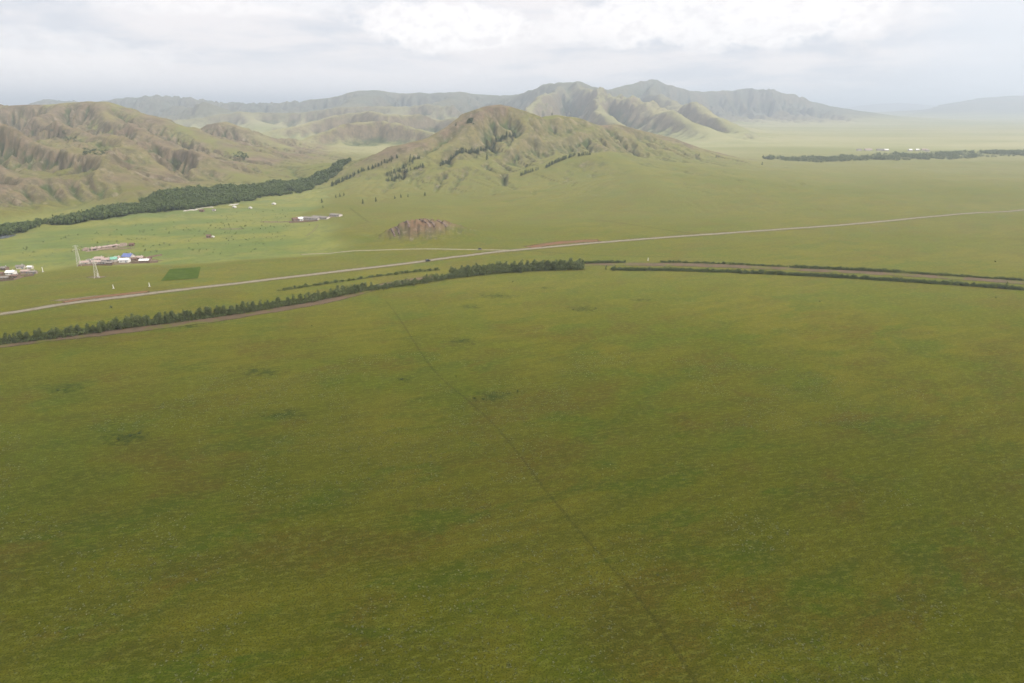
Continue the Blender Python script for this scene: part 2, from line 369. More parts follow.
rough *= np.where(kind_h[0] > np.maximum(kind_h[1], kind_h[2]), 0.62, 1.0)
FP = topoly(FLOOD)
wob = 18 * fbm(GX / 120, GY / 120, 3, 3)
flood = softpoly(GX + wob, GY + wob, FP, 22) * (1 - sstep(Hb, 3, 12))
Z = Hb + det + rough
Z += 1.6 * fbm(GX / 300, GY / 300, 3, 21) * sstep(Rg, 200, 700) * (Rg < 9000) + 0.35 * fbm(GX / 45, GY / 45, 3, 23) * (Rg < 2600)
Z += 9.0 * fbm(GX / 230, GY / 330, 4, 27, 0.45) * sstep(GY, 820, 1150) * (1 - sstep(GY, 2300, 3000)) * (1 - flood) * sstep(GX, -450, -150)
Z -= 4.5 * flood
# low rocky knoll beside the main road
kx, ky = flatpt(422, 236); KN = (kx, ky)
kr = np.hypot((GX - kx) / 58.0, (GY - ky) / 34.0)
Z += 17.0 * np.exp(-(kr * (1.25 - 0.40 * sstep(GX, kx - 45, kx + 45))) ** 3 * 1.3)
Z[0, :] = Z[0, :].mean(); Z[1, :] = Z[1, :] * 0.5 + Z[0, 0] * 0.5
kmask = np.exp(-(np.hypot((GX - kx) / 52.0, (GY - ky) / 30.0)) ** 4)
st_ = (GX - kx) * 0.93 + (GY - ky) * 0.36; saw = (st_ / 10.5 + 0.35 * fbm(GX / 14, GY / 14, 3, 65)) % 1.0
Z += kmask * (np.where(saw < 0.22, saw / 0.22, (1 - saw) / 0.78) * 3.4 + 2.6 * fbm(GX / 9, GY / 9, 4, 67, 0.6))
# sampled height
def H(x, y):
    x = np.asarray(x, float); y = np.asarray(y, float)
    r = np.hypot(x, y); th = np.arctan2(x, y)
    i = np.clip(np.searchsorted(RR, r) - 1, 0, nr - 2); j = np.clip(np.searchsorted(TH, th) - 1, 0, nth - 2)
    fr = np.clip((r - RR[i]) / (RR[i + 1] - RR[i]), 0, 1); ft = np.clip((th - TH[j]) / (TH[j + 1] - TH[j]), 0, 1)
    return (Z[i, j] * (1 - ft) + Z[i, j + 1] * ft) * (1 - fr) + (Z[i + 1, j] * (1 - ft) + Z[i + 1, j + 1] * ft) * fr
_ss = np.exp(np.linspace(math.log(120), math.log(25000), 6000))
def at(px, py):
    """the point of the ground seen at a pixel of the photograph"""
    d = ray(px, py); d = d / d[1]
    x = d[0] * _ss; z = HCAM + d[2] * _ss; h = H(x, _ss)
    k = int(np.argmax(z <= h))
    if k == 0: return np.array([*flatpt(px, max(py, 118)), 0.0])
    a, b = (z[k - 1] - h[k - 1]), (h[k] - z[k]); t = a / (a + b + 1e-9)
    y = _ss[k - 1] + (_ss[k] - _ss[k - 1]) * t; x = d[0] * y
    return np.array([x, y, float(H(x, y))])

# ------------------------------------------------------------------ land cover, stored with the ground
zx, zy = grads(Z); slope = np.hypot(zx, zy)
nzv = 1.0 / np.sqrt(1 + slope ** 2)
dry_lit = (0.12 * sstep(GY, 430, 700) + 0.24 * sstep(GY, 750, 1700) + 0.5 * sstep(GY, 1700, 2900)) * (1 - 0.5 * sstep(GY, 9000, 15000))
# dry slopes of the middle distance, paled by painted-in sunlight
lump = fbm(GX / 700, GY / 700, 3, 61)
dry_lit = np.clip(dry_lit + 0.35 * lump * sstep(GY, 2200, 3000) + 0.25 * sstep(GY, 2400, 3200), 0, 1)
kl = kind_h[1] / (Hb + 1e-3); kc = kind_h[0] / (Hb + 1e-3)
rn = fbm(GX / 90, GY / 90, 5, 71, 0.6); rn2 = fbm(GX / 25, GY / 25, 4, 75, 0.6)
rock = sstep(slope + 0.45 * rn + 0.2 * rn2, 0.45, 0.9) * sstep(Hb, 6, 30) * (0.85 - 0.45 * kc)
rock = np.maximum(rock, 0.7 * sstep(GY, 4000, 6000) * sstep(Hb, 30, 110))
rock = np.maximum(rock, np.maximum(sstep(kl, 0.5, 0.9), lm) * sstep(Hb, 4, 25) * (0.52 + 1.1 * rn + 0.6 * rn2 + 0.30 * gul))
SR = np.array([crest(600,129,1900)[:2], crest(640,132,1950)[:2], crest(680,142,2010)[:2], crest(740,158,2080)[:2]])
rock = np.maximum(rock, (1 - sstep(polydist(GX, GY, SR, False), 20, 75)) * (0.75 + rn2))
SR2 = np.array([crest(385,152,1500)[:2], crest(430,136,1580)[:2], crest(470,113,1680)[:2], crest(500,107,1720)[:2]])
rock = np.maximum(rock, (1 - sstep(polydist(GX, GY, SR2, False), 25, 90)) * (1.0 + rn2 + 0.5 * rn))
rock = np.maximum(rock, (1 - sstep(kr + 0.35 * rn, 0.6, 1.0)) * (0.95 + 0.5 * rn2))
rock = np.clip(rock, 0, 1)
gcov = np.clip(0.5 + 0.5 * gul, 0, 1)
gcov[Hb < 3] = 0.5
# patches of greener, damper grass on the steppe and worn brown ground
def blob(px, py, rx, ry, x=GX, y=GY):
    cx, cy = flatpt(px, py); return np.exp(-((x - cx) / rx) ** 2 - ((y - cy) / ry) ** 2)

def mesh_from(name, V, F, mat, smooth=True, normals=None, attrs=None, uvw=None):
    me = bpy.data.meshes.new(name)
    V = np.ascontiguousarray(V, np.float32); F = np.ascontiguousarray(F, np.int32); k = F.shape[1]
    me.vertices.add(len(V)); me.vertices.foreach_set('co', V.ravel())
    me.loops.add(F.size); me.loops.foreach_set('vertex_index', F.ravel())
    me.polygons.add(len(F)); me.polygons.foreach_set('loop_start', np.arange(0, F.size, k, dtype=np.int32))
    me.update(calc_edges=True); me.validate()
    me.polygons.foreach_set('use_smooth', np.full(len(me.polygons), smooth))
    for an, dat in (attrs or {}).items():
        if dat.ndim == 2:
            a = me.attributes.new(an, 'FLOAT_COLOR', 'POINT'); a.data.foreach_set('color', np.ascontiguousarray(dat, np.float32).ravel())
        else:
            a = me.attributes.new(an, 'FLOAT', 'POINT'); a.data.foreach_set('value', np.ascontiguousarray(dat, np.float32))
    if normals is not None: me.normals_split_custom_set_from_vertices(np.ascontiguousarray(normals, np.float32))
    if mat: me.materials.append(mat)
    return me
def link(name, me, parent=None, kind=None, label=None, cat=None, group=None):
    o = bpy.data.objects.new(name, me); col.objects.link(o)
    if parent: o.parent = parent
    if kind: o['kind'] = kind
    if label: o['label'] = label
    if cat: o['category'] = cat
    if group: o['group'] = group
    return o

# ------------------------------------------------------------------ materials
def new_mat(name):
    m = bpy.data.materials.new(name); m.use_nodes = True
    return m, NT(m.node_tree)
def finish(N, colr, rough=0.9, bump=None, bstr=0.3, bdist=0.2, sheen=0.0, sheen_t=(1, 1, 1), spec=0.2, alpha=None, transl=None):
    b = N.node('ShaderNodeBsdfPrincipled'); N.put(b.inputs['Base Color'], colr); N.put(b.inputs['Roughness'], rough)
    b.inputs['Specular IOR Level'].default_value = spec
    b.inputs['Sheen Weight'].default_value = sheen; b.inputs['Sheen Roughness'].default_value = 0.6; b.inputs['Sheen Tint'].default_value = (*sheen_t, 1)
    if bump is not None:
        bp = N.node('ShaderNodeBump'); N.put(bp.inputs['Height'], bump); bp.inputs['Strength'].default_value = bstr; bp.inputs['Distance'].default_value = bdist
        N.put(b.inputs['Normal'], bp.outputs[0])
    if alpha is not None: N.put(b.inputs['Alpha'], alpha)
    o = N.node('ShaderNodeOutputMaterial'); N.put(o.inputs[0], b.outputs[0])
    return b

m_land, N = new_mat('steppe_land')
geo = N.node('ShaderNodeNewGeometry'); pos = geo.outputs['Position']
at_ = N.node('ShaderNodeAttribute', attribute_name='cover'); sc3 = N.node('ShaderNodeSeparateColor'); N.put(sc3.inputs[0], at_.outputs['Color'])
a_flood, a_dry_lit, a_gul = sc3.outputs; a_rock = at_.outputs['Alpha']
pz = N.node('ShaderNodeSeparateXYZ'); N.put(pz.inputs[0], pos)
p2 = N.comb(pz.outputs[0], pz.outputs[1], 0.0)
st = N.stretch(p2, 3.6, R(20)); st2 = N.stretch(p2, 2.2, R(14))               # streaks of grass laid over by the wind
nb = N.noise(p2, 0.0065, 5, 0.6, dist=0.4)                          # broad patches
nb2 = N.noise(N.mapping(p2, loc=(500, 90, 0)), 0.012, 6, 0.65, dist=0.5)
nm = N.noise(st, 0.10, 7, 0.72)
nf = N.noise(st2, 0.55, 6, 0.75)
nt = N.noise(p2, 1.7, 3, 0.7)
olive = N.mix(N.ramp(nb, 0.38, 0.62), (0.078, 0.082, 0.005), (0.112, 0.098, 0.010))
g = N.mix(N.math('MULTIPLY', N.ramp(nb2, 0.50, 0.64), 0.6), olive, (0.060, 0.088, 0.006))
brn = N.noise(N.stretch(N.mapping(p2, loc=(-300, 210, 0)), 1.6, R(20)), 0.022, 7, 0.70, dist=0.3)
g = N.mix(N.math('MULTIPLY', N.ramp(brn, 0.49, 0.62), 0.75), g, (0.080, 0.056, 0.009))
grn = N.noise(N.stretch(N.mapping(p2, loc=(700, -410, 0)), 1.8, R(20)), 0.034, 7, 0.70, dist=0.3)
g = N.mix(N.math('MULTIPLY', N.ramp(grn, 0.51, 0.62), 0.85), g, (0.050, 0.076, 0.006))
g = N.mix(N.ramp(nm, 0.38, 0.62, 0.0, 0.6), g, (0.050, 0.056, 0.006))
g = N.mix(N.ramp(nf, 0.46, 0.64, 0.0, 0.6), g, (0.148, 0.150, 0.025))
g = N.mix(N.ramp(nt, 0.48, 0.60, 0.0, 0.75), g, (0.028, 0.034, 0.004))
# pale flower heads and wormwood, in drifts
vo = N.node('ShaderNodeTexVoronoi', feature='F1'); N.put(vo.inputs['Vector'], p2); vo.inputs['Scale'].default_value = 0.55
dr_ = N.ramp(N.noise(p2, 0.03, 4, 0.7), 0.45, 0.68)
spk = N.math('MULTIPLY', N.ramp(vo.outputs['Distance'], 0.26, 0.12), N.ramp(vo.outputs['Color'], 0.45, 0.62))
g = N.mix(N.math('MULTIPLY', N.math('MULTIPLY', spk, dr_), 0.5), g, (0.24, 0.25, 0.15))
# flood plain meadows: fresher green in long bands
fb = N.noise(N.stretch(p2, 3.2, R(22)), 0.017, 6, 0.62, dist=0.4)
fl = N.mix(N.ramp(fb, 0.40, 0.60), (0.070, 0.105, 0.026), (0.130, 0.135, 0.030))
fl = N.mix(N.ramp(N.noise(p2, 0.05, 6, 0.72, dist=0.5), 0.50, 0.62, 0, 0.55), fl, (0.050, 0.075, 0.022))
fl = N.mix(N.ramp(N.noise(N.mapping(p2, loc=(33, 71, 0)), 0.021, 6, 0.7), 0.55, 0.65, 0, 0.5), fl, (0.140, 0.125, 0.040))
fl = N.mix(N.ramp(N.noise(p2, 0.22, 4, 0.7), 0.50, 0.64, 0, 0.45), fl, (0.045, 0.065, 0.018))
g = N.mix(a_flood, g, fl)
# dry far plain and slopes, sunlit paleness mixed into the colour
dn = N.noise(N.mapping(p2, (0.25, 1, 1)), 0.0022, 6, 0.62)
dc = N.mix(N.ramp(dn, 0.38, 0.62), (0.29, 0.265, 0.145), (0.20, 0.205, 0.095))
g = N.mix(N.math('MULTIPLY', a_dry_lit, 0.85), g, dc)
# slopes: brown worn ribs, greener hollows, bare rock
rb = N.noise(p2, 0.03, 6, 0.7)
rk = N.mix(N.ramp(rb, 0.35, 0.65), (0.100, 0.074, 0.050), (0.160, 0.120, 0.080))
rk = N.mix(N.ramp(N.noise(p2, 0.16, 5, 0.75), 0.5, 0.7, 0, 0.6), rk, (0.075, 0.062, 0.050))
hol = N.ramp(a_gul, 0.46, 0.16, 0.0, 0.92)
hol = N.math('MULTIPLY', hol, N.ramp(rb, 0.36, 0.54))
rib = N.ramp(a_gul, 0.58, 0.85, 0.0, 0.45)
g2 = N.mix(rib, g, (0.175, 0.145, 0.062))
g2 = N.mix(a_rock, g2, rk)
g2 = N.mix(hol, g2, (0.045, 0.065, 0.022))
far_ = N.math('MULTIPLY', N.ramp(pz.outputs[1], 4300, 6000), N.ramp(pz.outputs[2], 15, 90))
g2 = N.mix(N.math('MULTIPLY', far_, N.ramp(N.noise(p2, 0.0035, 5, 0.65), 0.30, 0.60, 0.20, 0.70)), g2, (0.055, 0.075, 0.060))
kd = N.vmath('LENGTH', N.vmath('SUBTRACT', p2, (float(kx), float(ky), 0.0)), None, 1)
g2 = N.mix(N.math('MULTIPLY', N.math('MULTIPLY', N.ramp(kd, 95, 60), a_rock), 0.75), g2, N.mix(N.ramp(rb, 0.4, 0.6), (0.150, 0.085, 0.052), (0.105, 0.070, 0.042)))
nsep = N.node('ShaderNodeSeparateXYZ'); N.put(nsep.inputs[0], geo.outputs['Normal'])
steep = N.ramp(nsep.outputs[2], 0.985, 0.90)
sp1 = N.ramp(N.noise(p2, 0.11, 5, 0.72), 0.50, 0.60); sp2 = N.ramp(N.noise(N.mapping(p2, loc=(90, 40, 0)), 0.032, 6, 0.72), 0.48, 0.60)
g2 = N.mix(N.math('MULTIPLY', N.math('MULTIPLY', steep, N.math('MAXIMUM', sp1, sp2)), 0.6), g2, (0.050, 0.050, 0.026))
sp3 = N.ramp(N.noise(N.mapping(p2, loc=(-190, 240, 0)), 0.075, 6, 0.75), 0.52, 0.62)
g2 = N.mix(N.math('MULTIPLY', N.math('MULTIPLY', steep, sp3), 0.5), g2, (0.225, 0.185, 0.135))
bh = N.math('ADD', N.math('MULTIPLY', nf, 0.5), N.math('MULTIPLY', nt, 0.35))
finish(N, g2, 0.95, bh, 0.55, 0.35, sheen=0.05, sheen_t=(0.9, 0.85, 0.3), spec=0.0)

def strip_mat(name, c1, c2, scale=0.4, edge=0.35, rough=0.95, amount=1.0, c3=None, nk=2.2):
    """a worn strip whose ragged borders let the grass through"""
    m, N = new_mat(name); g = N.node('ShaderNodeNewGeometry'); p = g.outputs['Position']
    e = N.node('ShaderNodeAttribute', attribute_name='edge').outputs['Fac']
    n = N.noise(p, scale, 5, 0.65); c_ = N.mix(N.ramp(n, 0.35, 0.65), c1, c2)
    if c3: c_ = N.mix(N.ramp(N.noise(p, scale * 0.31, 5, 0.7), 0.5, 0.6), c_, c3)
    n2 = N.noise(p, scale * 0.6, 5, 0.7)
    al = N.ramp(N.math('ADD', e, N.math('MULTIPLY', N.math('SUBTRACT', n2, 0.5), nk)), 0.45 - edge, 0.45 + edge)
    al = N.math('MULTIPLY', al, amount)
    finish(N, c_, rough, n, 0.3, 0.1, spec=0.15, alpha=al)
    return m
def plain_mat(name, c1, c2=None, scale=1.5, rough=0.8, spec=0.3, metal=0.0, bump=0.0):
    m, N = new_mat(name); tcn = N.node('ShaderNodeTexCoord')
    n = N.noise(tcn.outputs['Object'], scale, 4, 0.6)
    c2 = c2 or tuple(x * 0.7 for x in c1)
    b = finish(N, N.mix(N.ramp(n, 0.35, 0.7), c1, c2), rough, n if bump else None, bump, 0.05, spec=spec); b.inputs['Metallic'].default_value = metal
    return m
def leaf_mat(name, c1, c2, c3):
    m, N = new_mat(name); g = N.node('ShaderNodeNewGeometry'); oi = N.node('ShaderNodeObjectInfo')
    n = N.noise(g.outputs['Position'], 0.5, 3, 0.6)
    c_ = N.mix(N.ramp(n, 0.35, 0.65), c1, c2)
    c_ = N.mix(N.ramp(g.outputs['Random Per Island'], 0.25, 1.0, 0, 0.75), c_, c3)
    c_ = N.mix(N.ramp(oi.outputs['Random'], 0, 1, 0, 0.35), c_, c1)
    b = N.node('ShaderNodeBsdfPrincipled'); N.put(b.inputs['Base Color'], c_); b.inputs['Roughness'].default_value = 0.75; b.inputs['Specular IOR Level'].default_value = 0.2
    t = N.node('ShaderNodeBsdfTranslucent'); N.put(t.inputs[0], c_)
    x = N.node('ShaderNodeMixShader'); x.inputs[0].default_value = 0.22; N.put(x.inputs[1], b.outputs[0]); N.put(x.inputs[2], t.outputs[0])
    o = N.node('ShaderNodeOutputMaterial'); N.put(o.inputs[0], x.outputs[0])
    return m
M = {}
M['leaf'] = leaf_mat('windbreak_leaves', (0.075, 0.100, 0.030), (0.120, 0.145, 0.050), (0.19, 0.20, 0.085))
M['shrub'] = leaf_mat('shrub_leaves', (0.060, 0.085, 0.022), (0.095, 0.120, 0.032), (0.15, 0.165, 0.06))
M['conifer'] = leaf_mat('conifer_needles', (0.042, 0.066, 0.026), (0.065, 0.092, 0.036), (0.10, 0.12, 0.05))
M['wood'] = leaf_mat('riverside_leaves', (0.055, 0.085, 0.022), (0.080, 0.110, 0.030), (0.13, 0.15, 0.05))
M['bark'] = plain_mat('bark', (0.13, 0.10, 0.075), scale=4, rough=0.95, bump=0.4)
M['white'] = plain_mat('white_paint', (0.66, 0.64, 0.60), (0.52, 0.50, 0.47), 0.8, 0.7)
M['tin'] = plain_mat('pale_tin_roof', (0.20, 0.175, 0.15), (0.13, 0.115, 0.10), 0.6, 0.9)
M['blue'] = plain_mat('blue_tin_roof', (0.11, 0.14, 0.30), (0.09, 0.11, 0.24), 0.6, 0.5)
M['green'] = plain_mat('green_tin_roof', (0.16, 0.34, 0.24), (0.12, 0.25, 0.18), 0.6, 0.5)
M['pink'] = plain_mat('faded_pink_roof', (0.34, 0.25, 0.21), (0.26, 0.20, 0.17), 0.6, 0.7)
M['brownroof'] = plain_mat('brown_roof', (0.14, 0.075, 0.05), (0.09, 0.06, 0.045), 0.6, 0.7)
M['plaster'] = plain_mat('plaster_wall', (0.48, 0.43, 0.38), (0.36, 0.32, 0.28), 0.7, 0.9)
M['log'] = plain_mat('timber_wall', (0.19, 0.13, 0.09), (0.13, 0.09, 0.065), 2.0, 0.9)
M['mud'] = plain_mat('mud_brick', (0.30, 0.23, 0.18), (0.20, 0.16, 0.13), 0.5, 0.95, bump=0.4)
M['glass'] = plain_mat('window_glass', (0.03, 0.035, 0.04), rough=0.1, spec=0.5)
M['doorp'] = plain_mat('door_paint', (0.12, 0.16, 0.20), rough=0.6)
M['steel'] = plain_mat('galvanised_steel', (0.52, 0.50, 0.42), (0.40, 0.38, 0.33), 0.5, 0.55, metal=0.2)
M['concrete'] = plain_mat('concrete', (0.42, 0.40, 0.37), rough=0.9)
M['darkpaint'] = plain_mat('dark_car_paint', (0.035, 0.04, 0.05), rough=0.3, spec=0.5)
M['rubber'] = plain_mat('rubber', (0.02, 0.02, 0.02), rough=0.85)
M['rim'] = plain_mat('wheel_rim', (0.4, 0.4, 0.4), rough=0.4, metal=0.8)
M['lamp'] = plain_mat('lamp_glass', (0.7, 0.7, 0.65), rough=0.15)
M['tail'] = plain_mat('tail_lamp', (0.35, 0.02, 0.02), rough=0.3)
M['felt'] = plain_mat('white_felt', (0.46, 0.44, 0.40), (0.38, 0.36, 0.33), 1.0, 0.95)
M['rockm'] = plain_mat('slab_rock', (0.16, 0.115, 0.09), (0.07, 0.05, 0.04), 0.35, 0.95, bump=0.8)
M['crop'] = plain_mat('crop', (0.040, 0.062, 0.010), (0.060, 0.085, 0.014), 0.15, 0.95, spec=0.0, bump=0.5)
M['sand'] = plain_mat('river_sand', (0.42, 0.38, 0.33), (0.34, 0.31, 0.27), 0.05, 0.9)
M['water'] = plain_mat('river_water', (0.14, 0.15, 0.15), rough=0.12, spec=0.5)

# ------------------------------------------------------------------ terrain meshes, one per landform
idx = np.arange(nr * nth).reshape(nr, nth)
Vt = np.stack([GX.ravel(), GY.ravel(), Z.ravel()], 1)
nrm = np.stack([-zx.ravel(), -zy.ravel(), np.ones(zx.size)], 1); nrm /= np.linalg.norm(nrm, axis=1)[:, None]
jn = np.concatenate([np.arange(1, nth), [0]])
a = idx[:-1, :]; b = idx[:-1, jn]; c_ = idx[1:, jn]; d = idx[1:, :]
Fq = np.stack([a.ravel(), b.ravel(), c_.ravel(), d.ravel()], 1)   # wound to face up
cover = np.stack([flood.ravel(), dry_lit.ravel(), gcov.ravel(), rock.ravel()], 1)
own = np.zeros(GX.shape, int); kst = np.stack(kind_h); am = kst.argmax(0); own = np.where(kst.max(0) > 4.0, am + 1, 0)
fo = own[:-1, :].ravel()
for k, nmn in enumerate(['ground', 'hill', 'left_mountain', 'back_mountains', 'far_mountains']):
    F = Fq[fo == k]; used, inv = np.unique(F, return_inverse=True)
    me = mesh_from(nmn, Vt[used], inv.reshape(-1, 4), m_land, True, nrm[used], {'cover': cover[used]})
    o = link({'left_mountain': 'rocky_mountain', 'back_mountains': 'mountain_range', 'far_mountains': 'distant_mountains', 'hill': 'hill', 'ground': 'ground'}[nmn], me, kind='structure')
print('TERRAIN', nr, nth)

# ------------------------------------------------------------------ strips on the ground
def dense(pts, step):
    out = []
    for i in range(len(pts) - 1):
        p, q = np.array(pts[i], float), np.array(pts[i + 1], float); n = max(1, int(np.linalg.norm(q - p) / step))
        for k in range(n): out.append(p + (q - p) * k / n)
    out.append(np.array(pts[-1], float)); return np.array(out)
def smooth_line(pp, step=3.0, it=3):
    P = np.array([at(*p)[:2] for p in pp])
    for _ in range(it):
        Q = [P[0]]
        for i in range(len(P) - 1): Q += [P[i] * 0.75 + P[i + 1] * 0.25, P[i] * 0.25 + P[i + 1] * 0.75]
        Q.append(P[-1]); P = np.array(Q)
    return dense(P, step)
def strip(name, line, width, mat, lift=0.05, shoulder=True, ncr=7, off=0.0, kind='structure', wvar=None):
    t = np.gradient(line, axis=0); t /= np.linalg.norm(t, axis=1)[:, None]; nn = np.stack([-t[:, 1], t[:, 0]], 1)
    w = np.full(len(line), width) if wvar is None else wvar
    V = []; E = []
    for k in range(ncr):
        u = k / (ncr - 1) * 2 - 1
        p = line + nn * (u * w / 2 + off)[:, None]
        z = H(p[:, 0], p[:, 1]) + lift
        V.append(np.column_stack([p, z])); E.append(np.full(len(line), 1 - abs(u)))
    n = len(line); V = np.concatenate(V); E = np.concatenate(E)
    # taper the ends
    s = np.tile(np.minimum(np.arange(n), np.arange(n)[::-1]) / 6.0, ncr); E = np.minimum(E * 2, np.clip(s, 0, 1) * 2)
    F = []
    for k in range(ncr - 1):
        i = np.arange(n - 1) + k * n; F.append(np.stack([i, i + 1, i + 1 + n, i + n], 1))
    F = np.concatenate(F)[:, ::-1]
    me = mesh_from(name, V, F, mat, True, None, {'edge': E})
    return link(name, me, kind=kind)
road_px = [(-60,322),(0,314.5),(60,304.5),(100,299.5),(150,293.5),(200,287.5),(250,282),(300,276),(350,270),(400,264.5),(450,257.5),(500,251.5),(520,249.8),(560,246),(600,242.5),(650,238.5),(700,235),(750,231.5),(800,228),(850,224.5),(900,219.5),(950,215),(1024,209.5),(1100,203)]
m_road = strip_mat('gravel_road', (0.155, 0.133, 0.095), (0.195, 0.168, 0.122), 0.25)
m_dirt = strip_mat('trodden_dirt', (0.16, 0.11, 0.07), (0.22, 0.15, 0.10), 0.12)
m_red = strip_mat('red_earth', (0.17, 0.085, 0.045), (0.13, 0.085, 0.035), 0.10, 0.7, amount=0.85)
m_bed = strip_mat('dirt_bed', (0.115, 0.076, 0.046), (0.082, 0.060, 0.034), 0.10, c3=(0.09, 0.09, 0.015))
m_trail = strip_mat('trodden_trail', (0.045, 0.055, 0.008), (0.060, 0.055, 0.012), 0.30, 0.9, amount=0.20, nk=4.0)
m_fresh = strip_mat('damp_grass', (0.042, 0.075, 0.008), (0.055, 0.070, 0.010), 0.38, 1.1, amount=0.6, nk=6.5)
road = smooth_line(road_px); strip('road', road, 8.6, m_road, 0.16)
verge = road + 0
strip('road_verge', road, 15, strip_mat('verge', (0.14, 0.115, 0.04), (0.11, 0.10, 0.03), 0.15, amount=0.8), 0.08)
strip('earth_bank', smooth_line([(62,302.5),(90,298),(120,294.5),(150,291.5)]), 9, m_red, 0.22)
strip('earth_bank', smooth_line([(528,247.5),(545,244.5),(570,241.8),(600,240.5)]), 20, m_red, 0.12)
side = smooth_line([(300,254.5),(330,253),(360,251),(400,249.3),(440,249),(480,249.8),(512,250.2)])
strip('side_track', side, 5.5, strip_mat('side_gravel', (0.19, 0.17, 0.10), (0.23, 0.20, 0.13), 0.2, 0.6), 0.12)
strip('side_track', smooth_line([(524,250),(560,253.5),(600,255.5),(650,256.8),(720,258)]), 3.0, m_trail, 0.10)
strip('side_track', smooth_line([(585,219),(610,221.5),(640,226),(680,232),(700,234)]), 6, m_trail, 0.10)
strip('side_track', smooth_line([(350,208),(358,214),(368,222)]), 5, m_trail, 0.12)
strip('side_track', smooth_line([(318,224),(314,231),(306,236)]), 4, m_fresh if False else strip_mat('pale_track', (0.19, 0.18, 0.07), (0.16, 0.15, 0.05), 0.2, amount=0.7), 0.10)
bed = smooth_line([(-60,353),(0,345),(60,338),(140,329),(200,322),(260,312),(330,301),(370,289),(400,281.5),(450,275.5),(500,270.5),(560,266),(600,264),(650,264.5),(700,265.2),(760,267.5),(820,270.5),(880,273.5),(940,277),(1024,283),(1100,289)])
strip('dirt_bed', bed, 17, m_bed, 0.18)
strip('trail', smooth_line([(385,300),(398,316),(413,340),(424,358),(440,378),(470,402),(495,425),(520,455),(545,490),(575,526),(605,560),(632,590),(655,620),(672,645),(690,672),(705,700)], 1.5), 1.7, m_trail, 0.06)
strip('trail', smooth_line([(330,385.5),(420,372),(520,357),(640,343),(760,336)], 3), 1.2, m_trail, 0.05) if False else None
# damp green rings and hollows on the steppe
def ring_patch(px, py, rx, ry, seed, amt=1.0):
    cx, cy, _ = at(px, py); n = 96
    V = []; E = []; F = []
    for k, q in enumerate(np.linspace(0.0, 1.0, 9)):
        an = np.linspace(0, 2 * math.pi, n, endpoint=False)
        wob_ = 1 + 0.22 * fbm(np.cos(an) * 1.5 + seed, np.sin(an) * 1.5, 3, seed)
        x = cx + rx * q * np.cos(an) * wob_; y = cy + ry * q * np.sin(an) * wob_
        V.append(np.column_stack([x, y, H(x, y) + 0.07])); E.append(np.full(n, 1.7 * (1 - q) - 0.75))
        if k:
            i = np.arange(n); j = (i + 1) % n; F.append(np.stack([(k - 1) * n + i, k * n + i, k * n + j, (k - 1) * n + j], 1))
    me = mesh_from('grass_patch', np.concatenate(V), np.concatenate(F), m_fresh, True, None, {'edge': np.concatenate(E)})
    link('grass_patch', me, kind='structure')
for i, (px, py, rx, ry) in enumerate([(494,397,13,12),(127,438,14,11),(66,389,13,9),(404,379,7,6),(461,341,13,12),(584,309,15,11),(497,296,18,12),(470,307,12,8),(190,326,12,9),(260,372,20,9),(285,415,16,8),(640,300,10,7),(545,288,9,6)]):
    ring_patch(px, py, rx, ry, 10 + i)
# the crop field near the road
cf = [(170,270.5),(201,268.3),(198,279.5),(161,282.3)]
P = [np.array(flatpt(*q, z=-1)) for q in cf]; n = 24; V = []; F = []
for i in range(n + 1):
    for j in range(n + 1):
        u, v = i / n, j / n; p = (P[0] * (1 - u) + P[1] * u) * (1 - v) + (P[3] * (1 - u) + P[2] * u) * v
        V.append((p[0], p[1], float(H(p[0], p[1])) + 0.30))
for i in range(n):
    for j in range(n): q = i * (n + 1) + j; F.append((q, q + 1, q + n + 2, q + n + 1))
V = np.array(V); F = np.array(F)
link('crop_field', mesh_from('crop_field', V, F, M['crop']), kind='structure')
# river glimpsed at the left and gravel bars
def flatpatch(name, pxs, mat, lift=0.25):
    Q = np.array([at(*p)[:2] for p in pxs]); c0 = Q.mean(0); n = len(Q); V = [c0]; F = []
    rings = 6
    for k in range(1, rings + 1): V += list(c0 + (Q - c0) * k / rings)
    V = np.array(V); V = np.column_stack([V, H(V[:, 0], V[:, 1]) + lift])
    bm_f = [(0, 1 + i, 1 + (i + 1) % n) for i in range(n)]
    me = bpy.data.meshes.new(name); fs = list(bm_f)
    for k in range(rings - 1):
        for i in range(n): a0 = 1 + k * n; fs.append((a0 + i, a0 + n + i, a0 + n + (i + 1) % n, a0 + (i + 1) % n))
    me.from_pydata([tuple(v) for v in V], [], fs); me.materials.append(mat)
    return link(name, me, kind='structure')
flatpatch('river', [(-30,240),(0,239.2),(8,238),(17,235),(14,234.5),(0,236),(-30,237)], M['water'])
flatpatch('gravel_bar', [(183,211.5),(195,210.5),(214,207.5),(212,206.6),(196,208.8),(184,210.4)], M['sand'])
flatpatch('gravel_bar', [(228,206),(238,204.5),(240,203.6),(230,204.6)], M['sand'])

